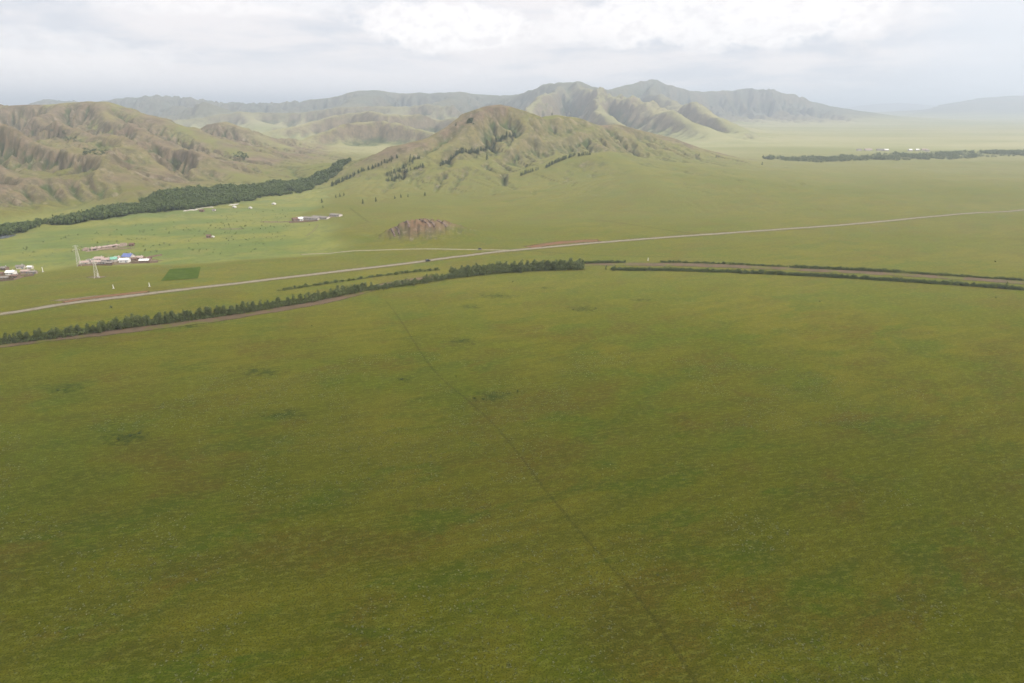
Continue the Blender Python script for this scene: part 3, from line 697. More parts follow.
# ------------------------------------------------------------------ vegetation
def leaf_cloud(n, centres, radii, size, rng, squash=1.0):
    """leaf clumps as small quads spread over uneven lobes"""
    C = np.array(centres, float); Rr = np.array(radii, float)
    k = rng.choice(len(C), n, p=(Rr ** 2) / (Rr ** 2).sum())
    d = rng.normal(size=(n, 3)); d /= np.linalg.norm(d, axis=1)[:, None]
    q = rng.uniform(0.45, 1.05, n) ** 0.6
    p = C[k] + d * (Rr[k] * q)[:, None] * np.array([1, 1, squash])
    nrm_ = d + rng.normal(size=(n, 3)) * 0.55; nrm_ /= np.linalg.norm(nrm_, axis=1)[:, None]
    u = np.cross(nrm_, rng.normal(size=(n, 3))); u /= np.linalg.norm(u, axis=1)[:, None]; v = np.cross(nrm_, u)
    s = size * rng.uniform(0.6, 1.4, n)[:, None]
    V = np.stack([p - u * s - v * s * .6, p + u * s * .9 - v * s * .7, p + u * s + v * s * .6, p - u * s * .8 + v * s * .7], 1).reshape(-1, 3)
    return V, np.arange(n * 4).reshape(-1, 4)
def tube(p0, p1, r0, r1, n=6):
    p0, p1 = Vector(p0), Vector(p1); ax = (p1 - p0).normalized(); u = ax.orthogonal().normalized(); v = ax.cross(u)
    V = []; F = []
    for p, r in ((p0, r0), (p1, r1)):
        for i in range(n): t = 2 * math.pi * i / n; V.append(tuple(p + (u * math.cos(t) + v * math.sin(t)) * r))
    for i in range(n): j = (i + 1) % n; F.append((i, j, n + j, n + i))
    F.append(tuple(range(n))[::-1]); F.append(tuple(range(n, 2 * n)))
    return V, F
def pymesh(name, parts, mats, smooth=False):
    V = []; F = []; mi = []
    for (v, f, m) in parts:
        b0 = len(V); V += [tuple(x) for x in v]; F += [tuple(b0 + i for i in ff) for ff in f]; mi += [m] * len(f)
    me = bpy.data.meshes.new(name); me.from_pydata(V, [], F)
    for m in mats: me.materials.append(m)
    me.polygons.foreach_set('material_index', mi)
    if smooth: me.polygons.foreach_set('use_smooth', [True] * len(F))
    me.update(); return me
def tree_meshes(kind, seed):
    rng = np.random.default_rng(seed); rnd = random.Random(seed)
    if kind == 'broad':      # about 7 m, slender, leafy almost to the ground
        h = 7.0; tr = [(*tube((0, 0, -0.3), (0.1, 0.05, h * 0.55), 0.14, 0.07), 0)]
        cs = []; rs_ = []
        for i in range(11):
            z = rnd.uniform(0.8, h - 0.7); w = 1.35 * math.sin(math.pi * min(1, (z + 0.6) / (h + 0.6))) ** 0.6; t = rnd.uniform(0, 6.28)
            cs.append((math.cos(t) * w * 0.55, math.sin(t) * w * 0.55, z)); rs_.append(rnd.uniform(0.6, 1.0))
            if i < 6: tr.append((*tube((0.05, 0.02, z * 0.5 + 0.3), cs[-1], 0.05, 0.015, 4), 0))
        V, F = leaf_cloud(330, cs, rs_, 0.20, rng, 1.25)
        cr = mesh_from('crown', V, F, M['leaf'], False)
        return pymesh('trunk', tr, [M['bark']]), cr
    if kind == 'shrub':      # about 2.4 m, many stems
        tr = []; cs = []; rs_ = []
        for i in range(7):
            t = rnd.uniform(0, 6.28); q = rnd.uniform(0.1, 1.1); c0 = (math.cos(t) * q, math.sin(t) * q, rnd.uniform(0.5, 1.7))
            cs.append(c0); rs_.append(rnd.uniform(0.5, 0.8)); tr.append((*tube((0, 0, -0.1), c0, 0.05, 0.02, 4), 0))
        V, F = leaf_cloud(150, cs, rs_, 0.17, rng)
        return pymesh('stems', tr, [M['bark']]), mesh_from('foliage', V, F, M['shrub'], False)
    if kind == 'conifer':    # about 9 m
        h = 9.0; tr = [(*tube((0, 0, -0.5), (0, 0, h * 0.95), 0.17, 0.03), 0)]; cs = []; rs_ = []
        for i in range(22):
            z = 1.2 + (h - 1.4) * i / 21; w = 1.75 * (1 - z / h) ** 0.75 + 0.12; t = i * 2.4
            cs.append((math.cos(t) * w * 0.5, math.sin(t) * w * 0.5, z)); rs_.append(w * 0.62 + 0.15)
        V, F = leaf_cloud(300, cs, rs_, 0.24, rng, 0.8)
        return pymesh('trunk', tr, [M['bark']]), mesh_from('crown', V, F, M['conifer'], False)
PROTO = {k: [tree_meshes(k, 100 * i + len(k)) for i in range(n)] for k, n in (('broad', 7), ('shrub', 6), ('conifer', 4))}
def bare(px, py, rx, ry, seed, rot=0.0):
    cx, cy, _ = at(px, py); n = 72; V = []; E = []; F = []
    for k, q in enumerate(np.linspace(0.0, 1.0, 9)):
        an = np.linspace(0, 2 * math.pi, n, endpoint=False); wb = 1 + 0.35 * fbm(np.cos(an) * 1.6 + seed, np.sin(an) * 1.6, 3, seed)
        a_, b_ = rx * q * np.cos(an) * wb, ry * q * np.sin(an) * wb; x = cx + a_ * math.cos(rot) - b_ * math.sin(rot); y = cy + a_ * math.sin(rot) + b_ * math.cos(rot)
        V.append(np.column_stack([x, y, H(x, y) + 0.09])); E.append(np.full(n, 2.6 * (1 - q) - 0.25))
        if k:
            i = np.arange(n); j = (i + 1) % n; F.append(np.stack([(k - 1) * n + i, k * n + i, k * n + j, (k - 1) * n + j], 1))
    link('bare_earth', mesh_from('bare_earth', np.concatenate(V), np.concatenate(F), m_bare, True, None, {'edge': np.concatenate(E)}), kind='structure')
m_bare = strip_mat('bare_earth', (0.135, 0.105, 0.060), (0.175, 0.135, 0.085), 0.16, 0.6, amount=0.85, nk=4.0)
for q in [(112,263,46,14,1,0.1), (15,275,34,14,2,0.15), (145,261,22,10,3,0), (108,249,34,9,4,0.25), (300,221,22,10,5,0.2), (275,222,26,8,6,0.1), (209,238,9,5,7,0), (97,277,10,6,8,0), (330,217,26,7,9,0.2), (100,297,40,8,12,0.35), (232,229,18,5,14,0)]: bare(*q)
def plant(kind, name, x, y, s, label, cat, group=None, sz=None):
    tr, cr = random.choice(PROTO[kind])
    e = bpy.data.objects.new(name, None); e.empty_display_size = 0.5; col.objects.link(e)
    e.location = (x, y, float(H(x, y))); e.rotation_euler = (0, 0, random.uniform(0, 6.28)); kx_ = {'broad': 0.95, 'shrub': 1.6, 'conifer': 1.3}[kind]; e.scale = (s * kx_, s * kx_, s * (1.35 if kind == 'shrub' else 1))
    e['label'] = label; e['category'] = cat
    if group: e['group'] = group
    for me in (tr, cr):
        o = bpy.data.objects.new(me.name.split('.')[0], me); col.objects.link(o); o.parent = e
    return e
def along(pp, n, jit, seed=0, curve=True):
    P = dense(np.array([at(*p)[:2] for p in pp]), 1.0); r = np.random.default_rng(seed)
    k = np.linspace(0, len(P) - 1, n); k = np.clip(k + r.uniform(-0.3, 0.3, n) * len(P) / n, 0, len(P) - 1).astype(int)
    return P[k] + r.normal(size=(n, 2)) * jit

# windbreak in stretches: (line, count, scatter, size range, label)
WB = [
 ([(-6,344.5),(60,337),(120,329.5)], 64, 1.8, (0.75, 1.15), 'leafy tree in the windbreak at the left end, lower and greyer than the rest'),
 ([(122,328),(200,318.5),(250,311)], 68, 1.8, (0.85, 1.3), 'leafy tree in the even stretch of windbreak below the green crop field'),
 ([(252,311),(310,301.5),(366,290)], 54, 1.7, (0.8, 1.25), 'leafy tree where the windbreak thins out before the bare bend'),
 ([(372,291),(410,285.5),(450,279)], 26, 2.0, (0.65, 1.05), 'small tree in the low gappy stretch of windbreak beside the dirt bed'),
 ([(452,277.5),(500,272.5),(540,270),(583,269)], 78, 2.4, (1.2, 1.6), 'tall tree in the densest, darkest block of the windbreak'),
]
for i, (pp, n, jit, (s0, s1), lab) in enumerate(WB):
    for (x, y) in along(pp, n, jit, 50 + i):
        plant('broad', 'windbreak_tree', x, y, random.uniform(s0, s1), lab, 'tree', 'trees of the windbreak: ' + ['left end', 'middle', 'before the bend', 'gappy stretch', 'dense block'][i])
# one lone tree in the gap
x, y, _ = at(606, 270); plant('broad', 'lone_tree', x, y, 0.85, 'lone round tree in the gap just right of the dense windbreak block', 'tree')
x, y, _ = at(1006, 287); plant('broad', 'lone_tree', x, y, 0.75, 'lone tree standing taller than the right-hand hedge near the frame edge', 'tree')
HG = [
 ([(612,270),(660,270.5),(720,272),(800,275.5)], 80, 0.9, (0.8, 1.3), 'low shrub in the near hedge along the dirt bed, middle of the picture'),
 ([(800,275.5),(870,279.5),(940,284),(1030,290.5)], 84, 0.9, (0.8, 1.3), 'low shrub in the near hedge along the dirt bed, towards the right edge'),
 ([(586,263.5),(625,262.6)], 18, 0.8, (0.8, 1.1), 'low shrub in the short far hedge behind the lone tree'),
 ([(662,262.5),(720,263.8),(780,266.8)], 34, 0.8, (0.55, 0.95), 'low shrub in the thin far hedge above the dirt bed'),
 ([(790,267.5),(850,270.2),(900,272.8)], 34, 0.8, (0.8, 1.2), 'low shrub in the thick far hedge above the dirt bed'),
 ([(912,273.5),(960,276.5),(1030,281.3)], 38, 0.7, (0.6, 0.95), 'low shrub at the right end of the far hedge'),
]
for i, (pp, n, jit, (s0, s1), lab) in enumerate(HG):
    for (x, y) in along(pp, n, jit, 80 + i):
        plant('shrub', 'hedge_shrub', x, y, random.uniform(s0, s1), lab, 'shrub', 'hedge shrubs: ' + lab.split(' in the ')[-1].split(' at the ')[-1])
def thicket(name, pp, width, h0, h1, per_m, seed, mat, size=0.22, h_noise=0.5):
    rng = np.random.default_rng(seed); P = dense(np.array([at(*p)[:2] for p in pp]), 1.0); n = int(len(P) * per_m)
    t_ = rng.uniform(0, len(P) - 1.001, n); i = t_.astype(int); f = (t_ - i)[:, None]; c = P[i] * (1 - f) + P[i + 1] * f; tg = P[i + 1] - P[i]; nn = np.stack([-tg[:, 1], tg[:, 0]], 1)
    o = rng.uniform(-1, 1, n); c = c + nn * (o * width / 2)[:, None]
    hh = (h0 + (h1 - h0) * vnoise(c[:, 0] / 2.2, c[:, 1] / 2.2, seed)) * (1 - 0.5 * o * o) * (1 - h_noise + 2 * h_noise * vnoise(c[:, 0] / 14, c[:, 1] / 14, seed + 1))
    z = H(c[:, 0], c[:, 1]) + hh * rng.uniform(0.05, 1, n) ** 0.7; p = np.column_stack([c, z])
    d = rng.normal(size=(n, 3)); d /= np.linalg.norm(d, axis=1)[:, None]; u = np.cross(d, rng.normal(size=(n, 3))); u /= np.linalg.norm(u, axis=1)[:, None]; v = np.cross(d, u); s_ = size * rng.uniform(0.6, 1.5, n)[:, None]
    V = np.stack([p - u * s_ - v * s_ * .6, p + u * s_ * .9 - v * s_ * .7, p + u * s_ + v * s_ * .6, p - u * s_ * .8 + v * s_ * .7], 1).reshape(-1, 3)
    link(name, mesh_from(name, V, np.arange(n * 4).reshape(-1, 4), mat, False), kind='stuff')
WBL = [(-20,345.8),(60,337),(122,328),(200,318.5),(252,311),(310,301.5),(366,290)]
thicket('undergrowth', WBL, 8, 2.5, 6.5, 95, 1, M['leaf'], 0.30, 0.35)
thicket('undergrowth', [(366,290),(410,284.5),(452,277.8)], 9, 2.4, 6.2, 85, 2, M['leaf'], 0.28, 0.45)
thicket('undergrowth', [(450,277.8),(500,272.5),(540,270),(584,269)], 11, 6.0, 9.8, 120, 3, M['leaf'], 0.34, 0.25)
thicket('undergrowth', [(612,270),(660,270.5),(720,272),(800,275.5),(870,279.5),(940,284),(1040,291)], 5.5, 1.6, 3.8, 60, 4, M['shrub'], 0.22, 0.6)
thicket('undergrowth', [(586,263.5),(625,262.6)], 4, 1.8, 3.4, 44, 5, M['shrub'], 0.22, 0.4)
thicket('undergrowth', [(662,262.5),(720,263.8),(788,267.2)], 3.2, 0.9, 2.4, 28, 6, M['shrub'], 0.22, 0.7)
thicket('undergrowth', [(790,267.5),(850,270.2),(911,273.4)], 4.5, 1.4, 3.2, 44, 7, M['shrub'], 0.22, 0.5)
thicket('undergrowth', [(912,273.5),(960,276.5),(1040,281.8)], 3.5, 1.0, 2.8, 34, 8, M['shrub'], 0.22, 0.6)
thicket('undergrowth', [(276,291.5),(330,283.5),(374,276.8),(410,272.5),(440,270)], 4.5, 0.5, 2.2, 22, 9, M['shrub'], 0.22, 0.8)
# second low hedge between road and windbreak
for i, (pp, n) in enumerate([([(284,290),(330,283.5),(372,277)], 26), ([(376,276.5),(410,272.5),(440,270)], 18)]):
    for (x, y) in along(pp, n, 1.0, 120 + i):
        plant('shrub', 'verge_shrub', x, y, random.uniform(0.55, 1.0), ['dark low bush in the broken row between the road and the thinning windbreak', 'dark low bush in the row between the road and the bare bend'][i], 'bush', 'bushes between road and windbreak, ' + ['left row', 'right row'][i])
# lone bushes on the open steppe
for (px, py, s, lab) in [(456,377,0.5,'small dark bush beside the trail above the round green patch'), (518,392,0.55,'small dark bush at the upper right rim of the round green patch'), (474,399,0.5,'dark bush at the left rim of the round green patch'), (483,400,0.6,'dark bush low in the round green patch'), (118,440,0.5,'bush at the left of the pair of patches on the left steppe'), (131,436,0.6,'bush in the middle of the dark patch on the left steppe'), (139,434,0.5,'bush at the right end of the dark patch on the left steppe'), (58,391,0.55,'bush in the small patch near the left edge'), (402,380,0.6,'bush in the small hollow left of the trail'), (312,466-140,0.4,'tiny bush just below the windbreak bend'), (596,309,0.6,'bush at the right of the paired hollows near the hedge'), (573,310,0.5,'bush at the left of the paired hollows near the hedge'), (513,282,0.5,'bush below the dense windbreak block'), (376,326-20,0.45,'small bush right below the end of the thinning windbreak'), (820,302,0.5,'small dark bush alone on the steppe under the right hedge'), (995,262,0.7,'dark bush alone between the road and the right hedge'), (996,298,0.5,'bush just below the right-hand hedge near the edge'), (111,308,0.8,'bush between the road and the windbreak on the left'), (170,325-4,0.4,'tiny bush by the windbreak foot')]:
    x, y, _ = at(px, py); plant('shrub', 'steppe_bush', x, y, s * 0.7, lab, 'bush')
# conifers on the hill
HT = [
 ([(441,166),(450,161),(470,154),(495,145),(516,137)], 62, 3.0, (0.7, 1.15), 'conifer in the long diagonal belt below the summit of the central hill', 'upper belt'),
 ([(546,168),(556,163),(574,156)], 22, 2.0, (0.6, 0.9), 'conifer in the lower diagonal belt on the right shoulder of the central hill', 'lower belt'),
 ([(578,156.5),(590,155)], 7, 2.0, (0.6, 0.85), 'conifer in the short row at the top of the right shoulder', 'shoulder row'),
 ([(520,176),(530,172.5),(538,170)], 8, 2.0, (0.6, 0.9), 'conifer in the loose file leading up to the lower belt', 'loose file'),
 ([(331,187),(351,177),(375,168),(397,158)], 46, 4.0, (0.5, 0.85), 'conifer in the belt along the left foot of the central hill', 'left foot belt'),
 ([(389,176),(405,167),(419,158)], 26, 5.0, (0.5, 0.85), 'conifer in the upper of two short belts on the left slope', 'upper short belt'),
 ([(389,182),(404,177),(425,167)], 24, 4.0, (0.5, 0.85), 'conifer in the lower of two short belts on the left slope', 'lower short belt'),
]
for i, (pp, n, jit, (s0, s1), lab, gr) in enumerate(HT):
    for (x, y) in along(pp, int(n * 1.5), jit * 0.7, 150 + i):
        plant('conifer', 'conifer', x, y, 1.25 * random.uniform(s0, s1), lab, 'conifer', 'hill conifers, ' + gr)
for (px, py, s, lab) in [(487,160,1.5,'large dark conifer alone in the hollow below the summit'), (477,158,0.8,'smaller conifer left of the large one in the hollow'), (322,203,0.9,'single tree at the foot of the slope above the barns'), (323,208,0.5,'small tree just under the single tree above the barns'), (363,204,0.95,'left one of the pair of dark trees on the apron of the hill'), (376,202,0.95,'right one of the pair of dark trees on the apron of the hill'), (395,199,0.7,'left tree of the trio on the apron'), (401,198,0.8,'middle tree of the trio on the apron'), (408,197,0.6,'right tree of the trio on the apron'), (425,196,0.9,'dark tree alone right of the trio on the apron'), (336,198,0.7,'left small tree of the cluster over the meadow'), (340,197,0.8,'middle tree of the cluster over the meadow'), (344,196,0.7,'right tree of the cluster over the meadow'), (456,126,1.0,'tree standing on the skyline left of the summit'), (699,156,0.9,'dark tree alone on the brown right shoulder'), (716,158,0.9,'second dark tree further down the right shoulder'), (762,165,1.0,'tree where the right shoulder meets the plain'), (552,115.5,0.9,'tree on the small knob right of the summit')]:
    x, y, _ = at(px, py); plant('conifer', 'single_conifer', x, y, s, lab, 'conifer')

# woods that read as one mass
ico = None
def lump(rng, n=2):
    import bmesh
    bm = bmesh.new(); bmesh.ops.create_icosphere(bm, subdivisions=1, radius=1.0)
    V = np.array([v.co[:] for v in bm.verts]); F = np.array([[v.index for v in f.verts] for f in bm.faces]); bm.free()
    V *= rng.uniform(0.72, 1.2, len(V))[:, None]
    return V, F
def wood(name, P, n, h0, h1, seed, mat, w=0.36, gate=0.88):
    rng = np.random.default_rng(seed); x0, y0 = P.min(0); x1, y1 = P.max(0); pts = np.zeros((0, 2))
    for _ in range(60):
        if len(pts) >= n: break
        q = np.column_stack([rng.uniform(x0, x1, n), rng.uniform(y0, y1, n)])
        dns = vnoise(q[:, 0] / 35, q[:, 1] / 35, 3) + 0.5 * vnoise(q[:, 0] / 12, q[:, 1] / 12, 5)
        edge_ = polydist(q[:, 0], q[:, 1], P)
        k = inpoly(q[:, 0], q[:, 1], P) & (dns + np.minimum(edge_ / 30, 1) * 0.6 > gate)
        pts = np.concatenate([pts, q[k]])
    pts = pts[:n]; n = len(pts); z = H(pts[:, 0], pts[:, 1]); hh = rng.uniform(h0, h1, n) * (0.55 + 0.9 * vnoise(pts[:, 0] / 40, pts[:, 1] / 40, 8)); Q = 64
    d = rng.normal(size=(n, Q, 3)); d /= np.linalg.norm(d, axis=2)[..., None]; k = rng.uniform(0.5, 1.0, (n, Q, 1)) ** 0.5
    lob = 1 + 0.35 * np.sin(d[..., :1] * 3 + rng.uniform(0, 6, (n, 1, 1))) * np.cos(d[..., 1:2] * 4 + rng.uniform(0, 6, (n, 1, 1)))
    p = d * k * lob * np.stack([hh * w, hh * w, hh * 0.46], 1)[:, None, :] + np.column_stack([pts, z + hh * 0.52])[:, None, :]
    p = p.reshape(-1, 3); nn = (d + rng.normal(size=(n, Q, 3)) * 0.6).reshape(-1, 3); nn /= np.linalg.norm(nn, axis=1)[:, None]
    u = np.cross(nn, rng.normal(size=nn.shape)); u /= np.linalg.norm(u, axis=1)[:, None]; v = np.cross(nn, u); s_ = (np.repeat(hh, Q) * 0.085 * rng.uniform(0.6, 1.5, n * Q))[:, None]
    VV = [np.stack([p - u * s_ - v * s_ * .6, p + u * s_ * .9 - v * s_ * .7, p + u * s_ + v * s_ * .6, p - u * s_ * .8 + v * s_ * .7], 1).reshape(-1, 3)]; FF = [np.arange(n * Q * 4).reshape(-1, 4)]
    if not n: return None
    me = mesh_from(name, np.concatenate(VV), np.concatenate(FF), mat, False)
    return link(name, me, kind='stuff')
LW = topoly([(-40,238),(0,229),(30,223),(60,219.5),(100,211.5),(150,204),(200,195),(250,188.5),(300,182),(330,178),(356,173.5),(350,178),(335,185),(320,189),(290,194),(250,200),(215,206),(190,210),(150,213),(120,216),(60,224),(0,234),(-40,241)])
wood('riverside_wood', LW, 5200, 6, 9.5, 5, M['wood'])
RW = topoly([(752,159),(800,156.5),(860,156),(905,154),(950,153),(1040,151),(1040,156.5),(980,158),(900,161),(830,162),(770,161)])
wood('riverside_wood', RW, 1500, 4.5, 10, 6, M['leaf'], 0.6, 1.28)
def scatter(name, pxs, n, h0, h1, seed, mat):
    P = topoly(pxs); wood(name, P, n, h0, h1, seed, mat, 0.55, 1.25)
scatter('meadow_scrub', [(150,262),(60,255),(0,262),(0,240),(100,226),(200,214),(300,205),(330,215),(300,240),(240,255)], 260, 0.7, 2.0, 71, M['leaf'])
for i, pl in enumerate([[(50,128),(62,128),(80,140),(95,150),(84,153),(70,142)], [(82,155),(95,150),(112,150),(108,158),(95,160)], [(228,155),(245,152),(255,160),(238,163)], [(232,176),(242,176),(243,178.5),(230,178)], [(456,128),(466,118),(478,119),(472,128),(460,131)]]):
    P = np.array([at(*p)[:2] for p in pl]); wood('hillside_scrub', P, 70, 2, 4.5, 20 + i, M['conifer'], 0.5)

# ------------------------------------------------------------------ houses, barns, tents
def box(x0, x1, y0, y1, z0, z1):
    V = [(x0, y0, z0), (x1, y0, z0), (x1, y1, z0), (x0, y1, z0), (x0, y0, z1), (x1, y0, z1), (x1, y1, z1), (x0, y1, z1)]
    return V, [(0, 3, 2, 1), (4, 5, 6, 7), (0, 1, 5, 4), (1, 2, 6, 5), (2, 3, 7, 6), (3, 0, 4, 7)]
def part(name, shapes, mat, parent, loc=(0, 0, 0), smooth=False):
    me = pymesh(name, [(v, f, 0) for v, f in shapes], [mat], smooth); o = link(name, me, parent); o.location = loc; return o
def base(name, px, py, rot, label, cat, group=None, dz=0.0):
    x, y, z = at(px, py); e = bpy.data.objects.new(name, None); col.objects.link(e); e.location = (x, y, z + dz); e.rotation_euler = (0, 0, R(rot))
    e['label'] = label; e['category'] = cat
    if group: e['group'] = group
    return e
def house(px, py, L, Wd, hw, hr, rot, wallm, roofm, label, name='house', cat='house', chimney=True):
    e = base(name, px, py, rot, label, cat); a, b = L / 2, Wd / 2
    wl = [(-a, -b, -0.8), (a, -b, -0.8), (a, b, -0.8), (-a, b, -0.8), (-a, -b, hw), (a, -b, hw), (a, b, hw), (-a, b, hw), (-a, 0, hw + hr), (a, 0, hw + hr)]
    part('wall', [(wl, [(0, 1, 5, 4), (2, 3, 7, 6), (1, 2, 6, 9, 5), (3, 0, 4, 8, 7), (0, 3, 2, 1)])], M[wallm], e)
    o_, t_ = 0.45, 0.18; s = hr / b
    rf = []
    for sg in (-1, 1):
        y0, z0 = sg * (b + o_), hw - o_ * s + 0.03; z1 = hw + hr + 0.03
        V = [(-a - o_, y0, z0), (a + o_, y0, z0), (a + o_, 0, z1), (-a - o_, 0, z1)]; V += [(x, y, z + t_) for x, y, z in V]
        rf.append((V, [(0, 3, 2, 1), (4, 5, 6, 7), (0, 1, 5, 4), (1, 2, 6, 5), (2, 3, 7, 6), (3, 0, 4, 7)]))
    r = part('roof', rf, M[roofm], e)
    if chimney: part('chimney', [box(-0.3, 0.3, -0.3, 0.3, hw + hr * 0.4, hw + hr + 0.9)], M['concrete'], r, (a * 0.4, b * 0.3, 0))
    n = max(1, int(L / 3.5))
    for i in range(n):
        x = -a + L * (i + 0.5) / n
        if i == n // 2 and n > 1: part('door', [box(-0.5, 0.5, -0.06, 0.0, -0.1, 2.0)], M['doorp'], e, (x, -b - 0.005, 0))
        else:
            w = part('window', [box(-0.55, 0.55, -0.06, 0, 0.9, 2.0)], M['white'], e, (x, -b - 0.005, 0)); part('pane', [box(-0.42, 0.42, -0.09, -0.063, 1.02, 1.88)], M['glass'], w)
    return e
def ger(px, py, s, label):
    e = base('felt_tent', px, py, 0, label, 'tent'); n = 20; V = []; F = []
    for (r, z) in ((3.0, -0.2), (3.0, 1.6), (0.6, 2.7), (0.5, 2.75)):
        V += [(r * math.cos(6.2832 * i / n), r * math.sin(6.2832 * i / n), z) for i in range(n)]
    wallF = [(i, (i + 1) % n, n + (i + 1) % n, n + i) for i in range(n)]
    roofF = [(n * k + i, n * k + (i + 1) % n, n * (k + 1) + (i + 1) % n, n * (k + 1) + i) for k in (1, 2) for i in range(n)] + [tuple(range(3 * n, 4 * n))]
    part('wall', [(V, wallF)], M['felt'], e, smooth=True); part('roof', [(V, roofF)], M['felt'], e)
    part('door', [box(-0.5, 0.5, -3.06, -2.9, -0.1, 1.45)], M['brownroof'], e); e.scale = (s, s, s)
# village below the plateau edge, from left to right
house(85,264.5,8,6,2.6,1.4,12,'plaster','pink','pale house with faded roof right behind the foot of the left pylon')
house(92,262.5,7,5.5,2.5,1.3,-8,'plaster','tin','small pale-roofed house second from the left pylon')
house(97,264,8,6,2.6,1.5,15,'plaster','pink','faded pink-roofed house behind the top of the shorter pylon')
house(100,260.5,9,6,2.6,1.5,5,'mud','pink','faded-roofed house at the back above the shorter pylon')
house(104,264,7,5,2.4,1.2,-12,'plaster','tin','low pale-roofed house just right of the shorter pylon')
house(107,261.5,8,6,2.6,1.4,8,'plaster','pink','pink-roofed house at the back left of the green roof')
house(110,264.6,6,4,2.2,0.9,10,'log','tin','little light shed in the front row left of the green roof', 'shed', 'shed', False)
house(114.5,261.5,6,6,3.0,2.0,20,'plaster','green','house with a pale green roof in the middle of the village')
house(118,259.5,6,5,2.4,1.3,0,'plaster','pink','small faded house between the green and the blue roof')
house(125,262,9.5,6.5,2.7,1.5,6,'white','white','bright white-roofed house in front of the blue roof')
house(129,259,10,8,3.4,2.6,-10,'plaster','blue','largest house of the village, under a blue roof')
house(134,260.5,6,4.5,2.2,1.0,12,'log','brownroof','dark brown shed right of the blue roof', 'shed', 'shed', False)
house(140.5,259.5,7,5,2.5,1.4,4,'log','pink','timber house with faded roof behind the low white-roofed house')
house(145,262.2,9.5,6,2.4,1.2,3,'log','white','low white-roofed house at the right end of the village')
house(149,260,5,4,2.2,1.0,-6,'log','brownroof','small dark shed behind the right end of the village', 'shed', 'shed', False)
# second hamlet at the left edge
house(11.5,274.5,7.5,6,2.7,1.4,4,'white','white','brightest white-roofed house in the left hamlet')
house(5,279.5,7,4,2.2,0.9,12,'log','tin','long low pale-roofed shed at the near left of the hamlet', 'shed', 'shed', False)
house(5,270,6,4.5,2.4,1.2,-10,'log','tin','small grey-roofed house behind the bright white one')
house(21,268.5,7,4.5,2.4,1.2,18,'plaster','tin','pale-roofed house at the back of the left hamlet')
house(30.5,268.8,4.5,3.5,2.2,0.9,0,'plaster','white','tiny pale hut at the back right of the left hamlet', 'hut', 'hut', False)
house(26,273.2,7.5,4.5,2.4,1.1,8,'mud','pink','faded pink-roofed house in the middle of the left hamlet')
house(33,274,7,4,2.3,1.0,10,'mud','tin','grey-roofed house at the right end of the left hamlet')
house(16,278,7,4.5,2.3,1.1,-5,'log','brownroof','dark brown house in front of the bright white one')
house(1,275.5,5,4,2.3,1.1,20,'log','brownroof','dark shed cut by the left edge of the hamlet', 'shed', 'shed', False)
# hamlet by the wood, farm with barns
house(209,237.5,5,4,2.4,1.3,10,'log','brownroof','small dark brown hut alone in the meadow', 'hut', 'hut', False)
ger(213,237.2,0.7,'little pale tent right beside the dark brown hut')
ger(234.5,207.5,1.1,'bright white tent at the wood edge, left of the other two')
ger(250.5,208.3,1.0,'white tent in the meadow between two others')
ger(274,204.5,1.2,'white tent furthest right at the wood edge')
house(202,211.5,6,4.5,2.3,1.0,0,'log','brownroof','brown hut by the gravel bar at the wood edge', 'hut', 'hut', False)
house(214,211,4.5,3.5,2.2,0.9,0,'plaster','tin','pale hut right of the brown hut at the wood edge', 'hut', 'hut', False)
house(296,221,9,7,3.2,1.8,30,'log','brownroof','dark brown building at the left end of the farm', 'farm_building', 'building')
house(300.5,220.6,8,6,3.4,1.6,10,'white','white','white-walled building next to the dark one of the farm', 'farm_building', 'building')
for i, (px, py, L) in enumerate([(312,219.3,26), (321,218.4,26), (336,216,16)]):
    house(px,py,L,9,2.2,1.3,-22,'plaster','tin',['long grey livestock barn, first of the row beside the white building','long grey livestock barn in the middle of the row','shorter grey livestock barn at the far end of the row'][i], 'barn', 'barn', False)
# far settlement across the right-hand wood
for (px, py, L, mt, lab) in [(859,150.8,16,'tin','grey house left of the far riverside settlement'), (868,150.6,26,'pink','long reddish house in the far riverside settlement'), (880,150.8,24,'tin','grey-roofed house in the middle of the left far cluster'), (886,150.9,16,'white','white-roofed house at the right of the left far cluster'), (910,151,12,'white','first white house of the right far cluster'), (917,150.8,11,'white','second white house of the right far cluster'), (924,150.6,20,'pink','reddish house between white ones of the right far cluster'), (927,151.6,12,'tin','grey house at the end of the right far cluster')]:
    house(px, py, L, 11, 4, 3, random.uniform(-10, 10), 'plaster', mt, lab, chimney=False)
